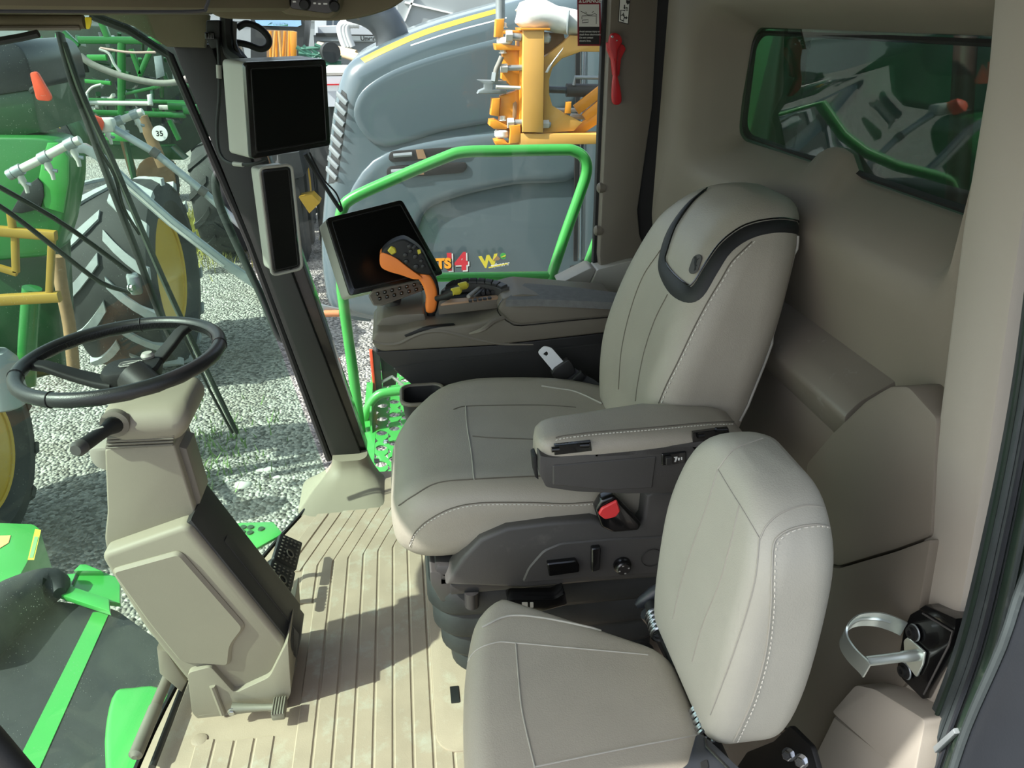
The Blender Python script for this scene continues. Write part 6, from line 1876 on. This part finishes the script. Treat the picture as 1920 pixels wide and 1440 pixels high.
mk('hose_fitting', tube([A(927, 152, Y=Yb_ - .01), A(929, 136, Y=Yb_ - .01)], .018, 6), PIPEG, bm_)
bag = thing('white_bag', 'crumpled white bag wrapped over the top of the yellow boom', 'bag', A(1020, 50, Y=3.8))
rnd = random.Random(5)
rings = []
for k, (x, y, ry) in enumerate(((970, 30, 12), (978, 28, 20), (1000, 28, 24), (1020, 30, 23), (1040, 36, 21), (1060, 40, 20), (1085, 44, 19), (1110, 48, 18), (1150, 52, 17), (1175, 54, 12))):
    c_ = A(x, y, Y=3.83)
    r_ = ry * 2.75e-3
    rings.append([c_ + V((rnd.uniform(-.008, .008), math.cos(2 * math.pi * j / 18) * r_ * 1.2 * rnd.uniform(.9, 1.08), math.sin(2 * math.pi * j / 18) * r_ * rnd.uniform(.9, 1.1))) for j in range(18)])
mk('bag_film', loft(rings), BAG, bag, sharp=80)
mk('bag_band', tube([A(1066, 22, Y=3.76), A(1064, 40, Y=3.75), A(1063, 60, Y=3.77)], 1, 4, sq=(.045, .006)), PIPEG, bag)

# ================================================================ FAR BACKGROUND
def far(name, label, cat, y, parts, group=None):
    t = thing(name, label, cat, A(*parts[0][1][0], Y=y), group)
    for nm, pts, m, d_ in parts:
        yy = y - (.0 if d_ > .1 else .05)
        mk(nm, prism([A(a, b_, Y=yy) for a, b_ in pts], (0, d_, 0), 0), m, t)
    P3 = [A(a, b_, Y=y) for a, b_ in parts[0][1]]
    xa, xb, zb = min(q.x for q in P3), max(q.x for q in P3), min(q.z for q in P3)
    dd = parts[0][3]
    mk('undercarriage' if cat != 'building' else 'lower_wall', prism([V((xa + .1, y + .1, zb + .01)), V((xb - .1, y + .1, zb + .01)), V((xb - .1, y + .1, ZG)), V((xa + .1, y + .1, ZG))], (0, dd * .8, 0), 0), DARKM if cat != 'building' else parts[0][2], t)
    return t


WIN = mat('window_dark', (62, 74, 86), .3)
SKYB = mat('cab_glass_blue', (150, 190, 225), .15)
gw = far('grain_wagon', 'long pale grey grain wagon with white hoses beyond the monitor', 'wagon', 17, [
    ('box', ((588, 66), (760, 68), (760, 128), (640, 128), (590, 92)), TRAILG, 2.2), ('upper_wall', ((596, 50), (660, 48), (780, 56), (780, 66), (596, 64)), TRAILER, 2.0),
    ('rib_line', ((600, 74), (760, 76), (760, 79), (600, 77)), PIPEG, .08), ('shadow_gap', ((592, 62), (636, 62), (636, 68), (592, 68)), DARKM, .08), ('yellow_end', ((570, 64), (576, 64), (575, 84), (572, 84)), YELLOW, .08)])
text('Unverferth', A(676, 76, Y=16.9), .115, PRB, gw, bold=.004)
for k in range(3):
    mk('white_hose', tube([A(x + 6 * k, y, Y=16.7) for x, y in ((662, 46), (645, 44), (638, 52), (641, 70), (648, 88))], .075, 10, 4), WHITE, gw)
wb = far('white_building', 'white building with dark windows behind the pale wagon', 'building', 26, [
    ('front_wall', ((590, 20), (700, 24), (700, 70), (590, 70)), TRAILER, 4), ('window', ((612, 36), (622, 36), (622, 48), (612, 48)), WIN, .08), ('window', ((626, 32), (680, 31), (681, 47), (626, 48)), WIN, .08), ('roof_band', ((585, 14), (705, 18), (705, 25), (585, 22)), TRAILG, 4.2)])
oc2 = far('parked_cab', 'black framed machine cab with pale blue glass above the big monitor', 'machine', 16, [
    ('frame', ((470, 34), (572, 36), (570, 64), (565, 110), (470, 110)), DARKM, 1.2), ('glass', ((478, 38), (564, 38), (565, 47), (558, 50), (482, 48)), SKYB, .05), ('far_roof', ((508, 42), (526, 40), (540, 45), (540, 49), (500, 48)), GREENL, .03)])
of = thing('orange_stack', 'bundle of upright orange yellow bars above the big monitor', 'bars', A(530, 108, Y=12.5))
for k in range(8):
    x = 508 + 6 * k
    mk('upright_bar', tube([A(x + rnd.uniform(-3, 3), 58, Y=12.5 + .1 * (k % 3)), A(x + rnd.uniform(-3, 3), 112, Y=12.5 + .1 * (k % 3))], 1, 4, sq=(.035, .035)), (BOOMY, BOOMP)[k % 2], of)
mk('end_panel', prism([A(x, y, Y=12.45) for x, y in ((543, 58), (556, 60), (555, 108), (545, 108))], (0, .1, 0), .01), BOOMY, of)
q0 = A(526, 112, Y=12.7)
mk('stack_base', box((q0.x, q0.y, (q0.z + ZG) / 2), (.4, .3, q0.z - ZG - .02), .02), DARKM, of)
mk('backing', prism([A(x, y, Y=12.9) for x, y in ((500, 56), (548, 58), (548, 112), (500, 112))], (0, .05, 0)), WOOD, of)
gl2 = thing('green_lattice', 'folded dark green lattice implement beyond the big monitor', 'implement', A(600, 120, Y=11.8))
for (a, b_, c_, d_) in ((556, 88, 586, 110), (568, 86, 600, 118), (585, 92, 622, 122), (598, 88, 632, 124), (560, 112, 640, 118), (590, 122, 640, 120), (565, 92, 598, 90), (600, 100, 570, 118), (615, 96, 592, 122), (560, 100, 640, 108), (590, 84, 604, 90)):
    mk('lattice_bar', tube([A(a, b_, Y=11.8), A(c_, d_, Y=11.8)], .03, 6), mat('lattice_green', (60, 112, 92), .5) if 'lattice_green' not in bpy.data.materials else bpy.data.materials['lattice_green'], gl2)
mk('lattice_wheel', lathe([(.06, -.06), (.13, -.06), (.13, .06), (.06, .06)], A(619, 98, Y=11.75), (.4, -1, 0), 20), DARKM, gl2)
mk('lattice_base', prism([A(x, y, Y=12.0) for x, y in ((560, 118), (640, 120), (640, 138), (560, 136))], (0, .3, 0), .02), DARKM, gl2)
q0 = A(600, 130, Y=12.1)
mk('lattice_leg', box((q0.x, q0.y, (q0.z + ZG) / 2), (.5, .2, q0.z - ZG), .02), DARKM, gl2)
for k in range(3):
    o = mk('timber_pole', tube([A(596 + 14 * k, 84 + 6 * k, Y=14.8 - .35 * k), A(668 + 6 * k, 100 + 7 * k, Y=14.5 - .35 * k)], .055, 10), mat('timber', (206, 182, 146), .7) if k == 0 else bpy.data.materials['timber'])
    tag(o, ('uppermost pale timber pole in front of the grain wagon', 'middle pale timber pole in front of the grain wagon', 'lowest pale timber pole in front of the grain wagon')[k], 'pole', 'timber poles by the grain wagon')
far('white_trailer', 'white trailer side with thin red line between monitor and grey hood', 'trailer', 9.5, [
    ('side', ((596, 142), (700, 140), (700, 200), (600, 200)), TRAILER, 1.5), ('red_line', ((600, 158), (700, 156), (700, 158.5), (600, 160.5)), RED, .03), ('rail', ((596, 137), (700, 136), (700, 142), (596, 143)), LGREY, 1.6)])
far('covered_machine', 'large grey netted machine behind the grey sprayer hood', 'machine', 14, [
    ('net_cover', ((745, 10), (800, -12), (1000, -30), (1000, 60), (745, 60)), TRAILG, 2), ('cover_rail', ((760, 2), (850, 24), (850, 27), (758, 6)), WHITE, .05), ('cover_rail', ((780, -10), (760, 40), (757, 40), (776, -10)), WHITE, .05)])
far('far_shed', 'long pale shed along the horizon behind all machines', 'building', 48, [('shed_wall', ((-400, -18), (1400, -18), (1400, 40), (-400, 40)), TRAILG, 3), ('shed_roof', ((-420, -46), (1420, -46), (1420, -16), (-420, -16)), TRAILER, 4)])
far('parked_machine', 'dark parked machine seen beneath the tilted cables', 'machine', 11.5, [('machine_body', ((520, 290), (560, 285), (570, 330), (540, 340)), DARKM, .8), ('yellow_part', ((560, 370), (585, 365), (600, 380), (580, 400)), YELLOW, .3)])
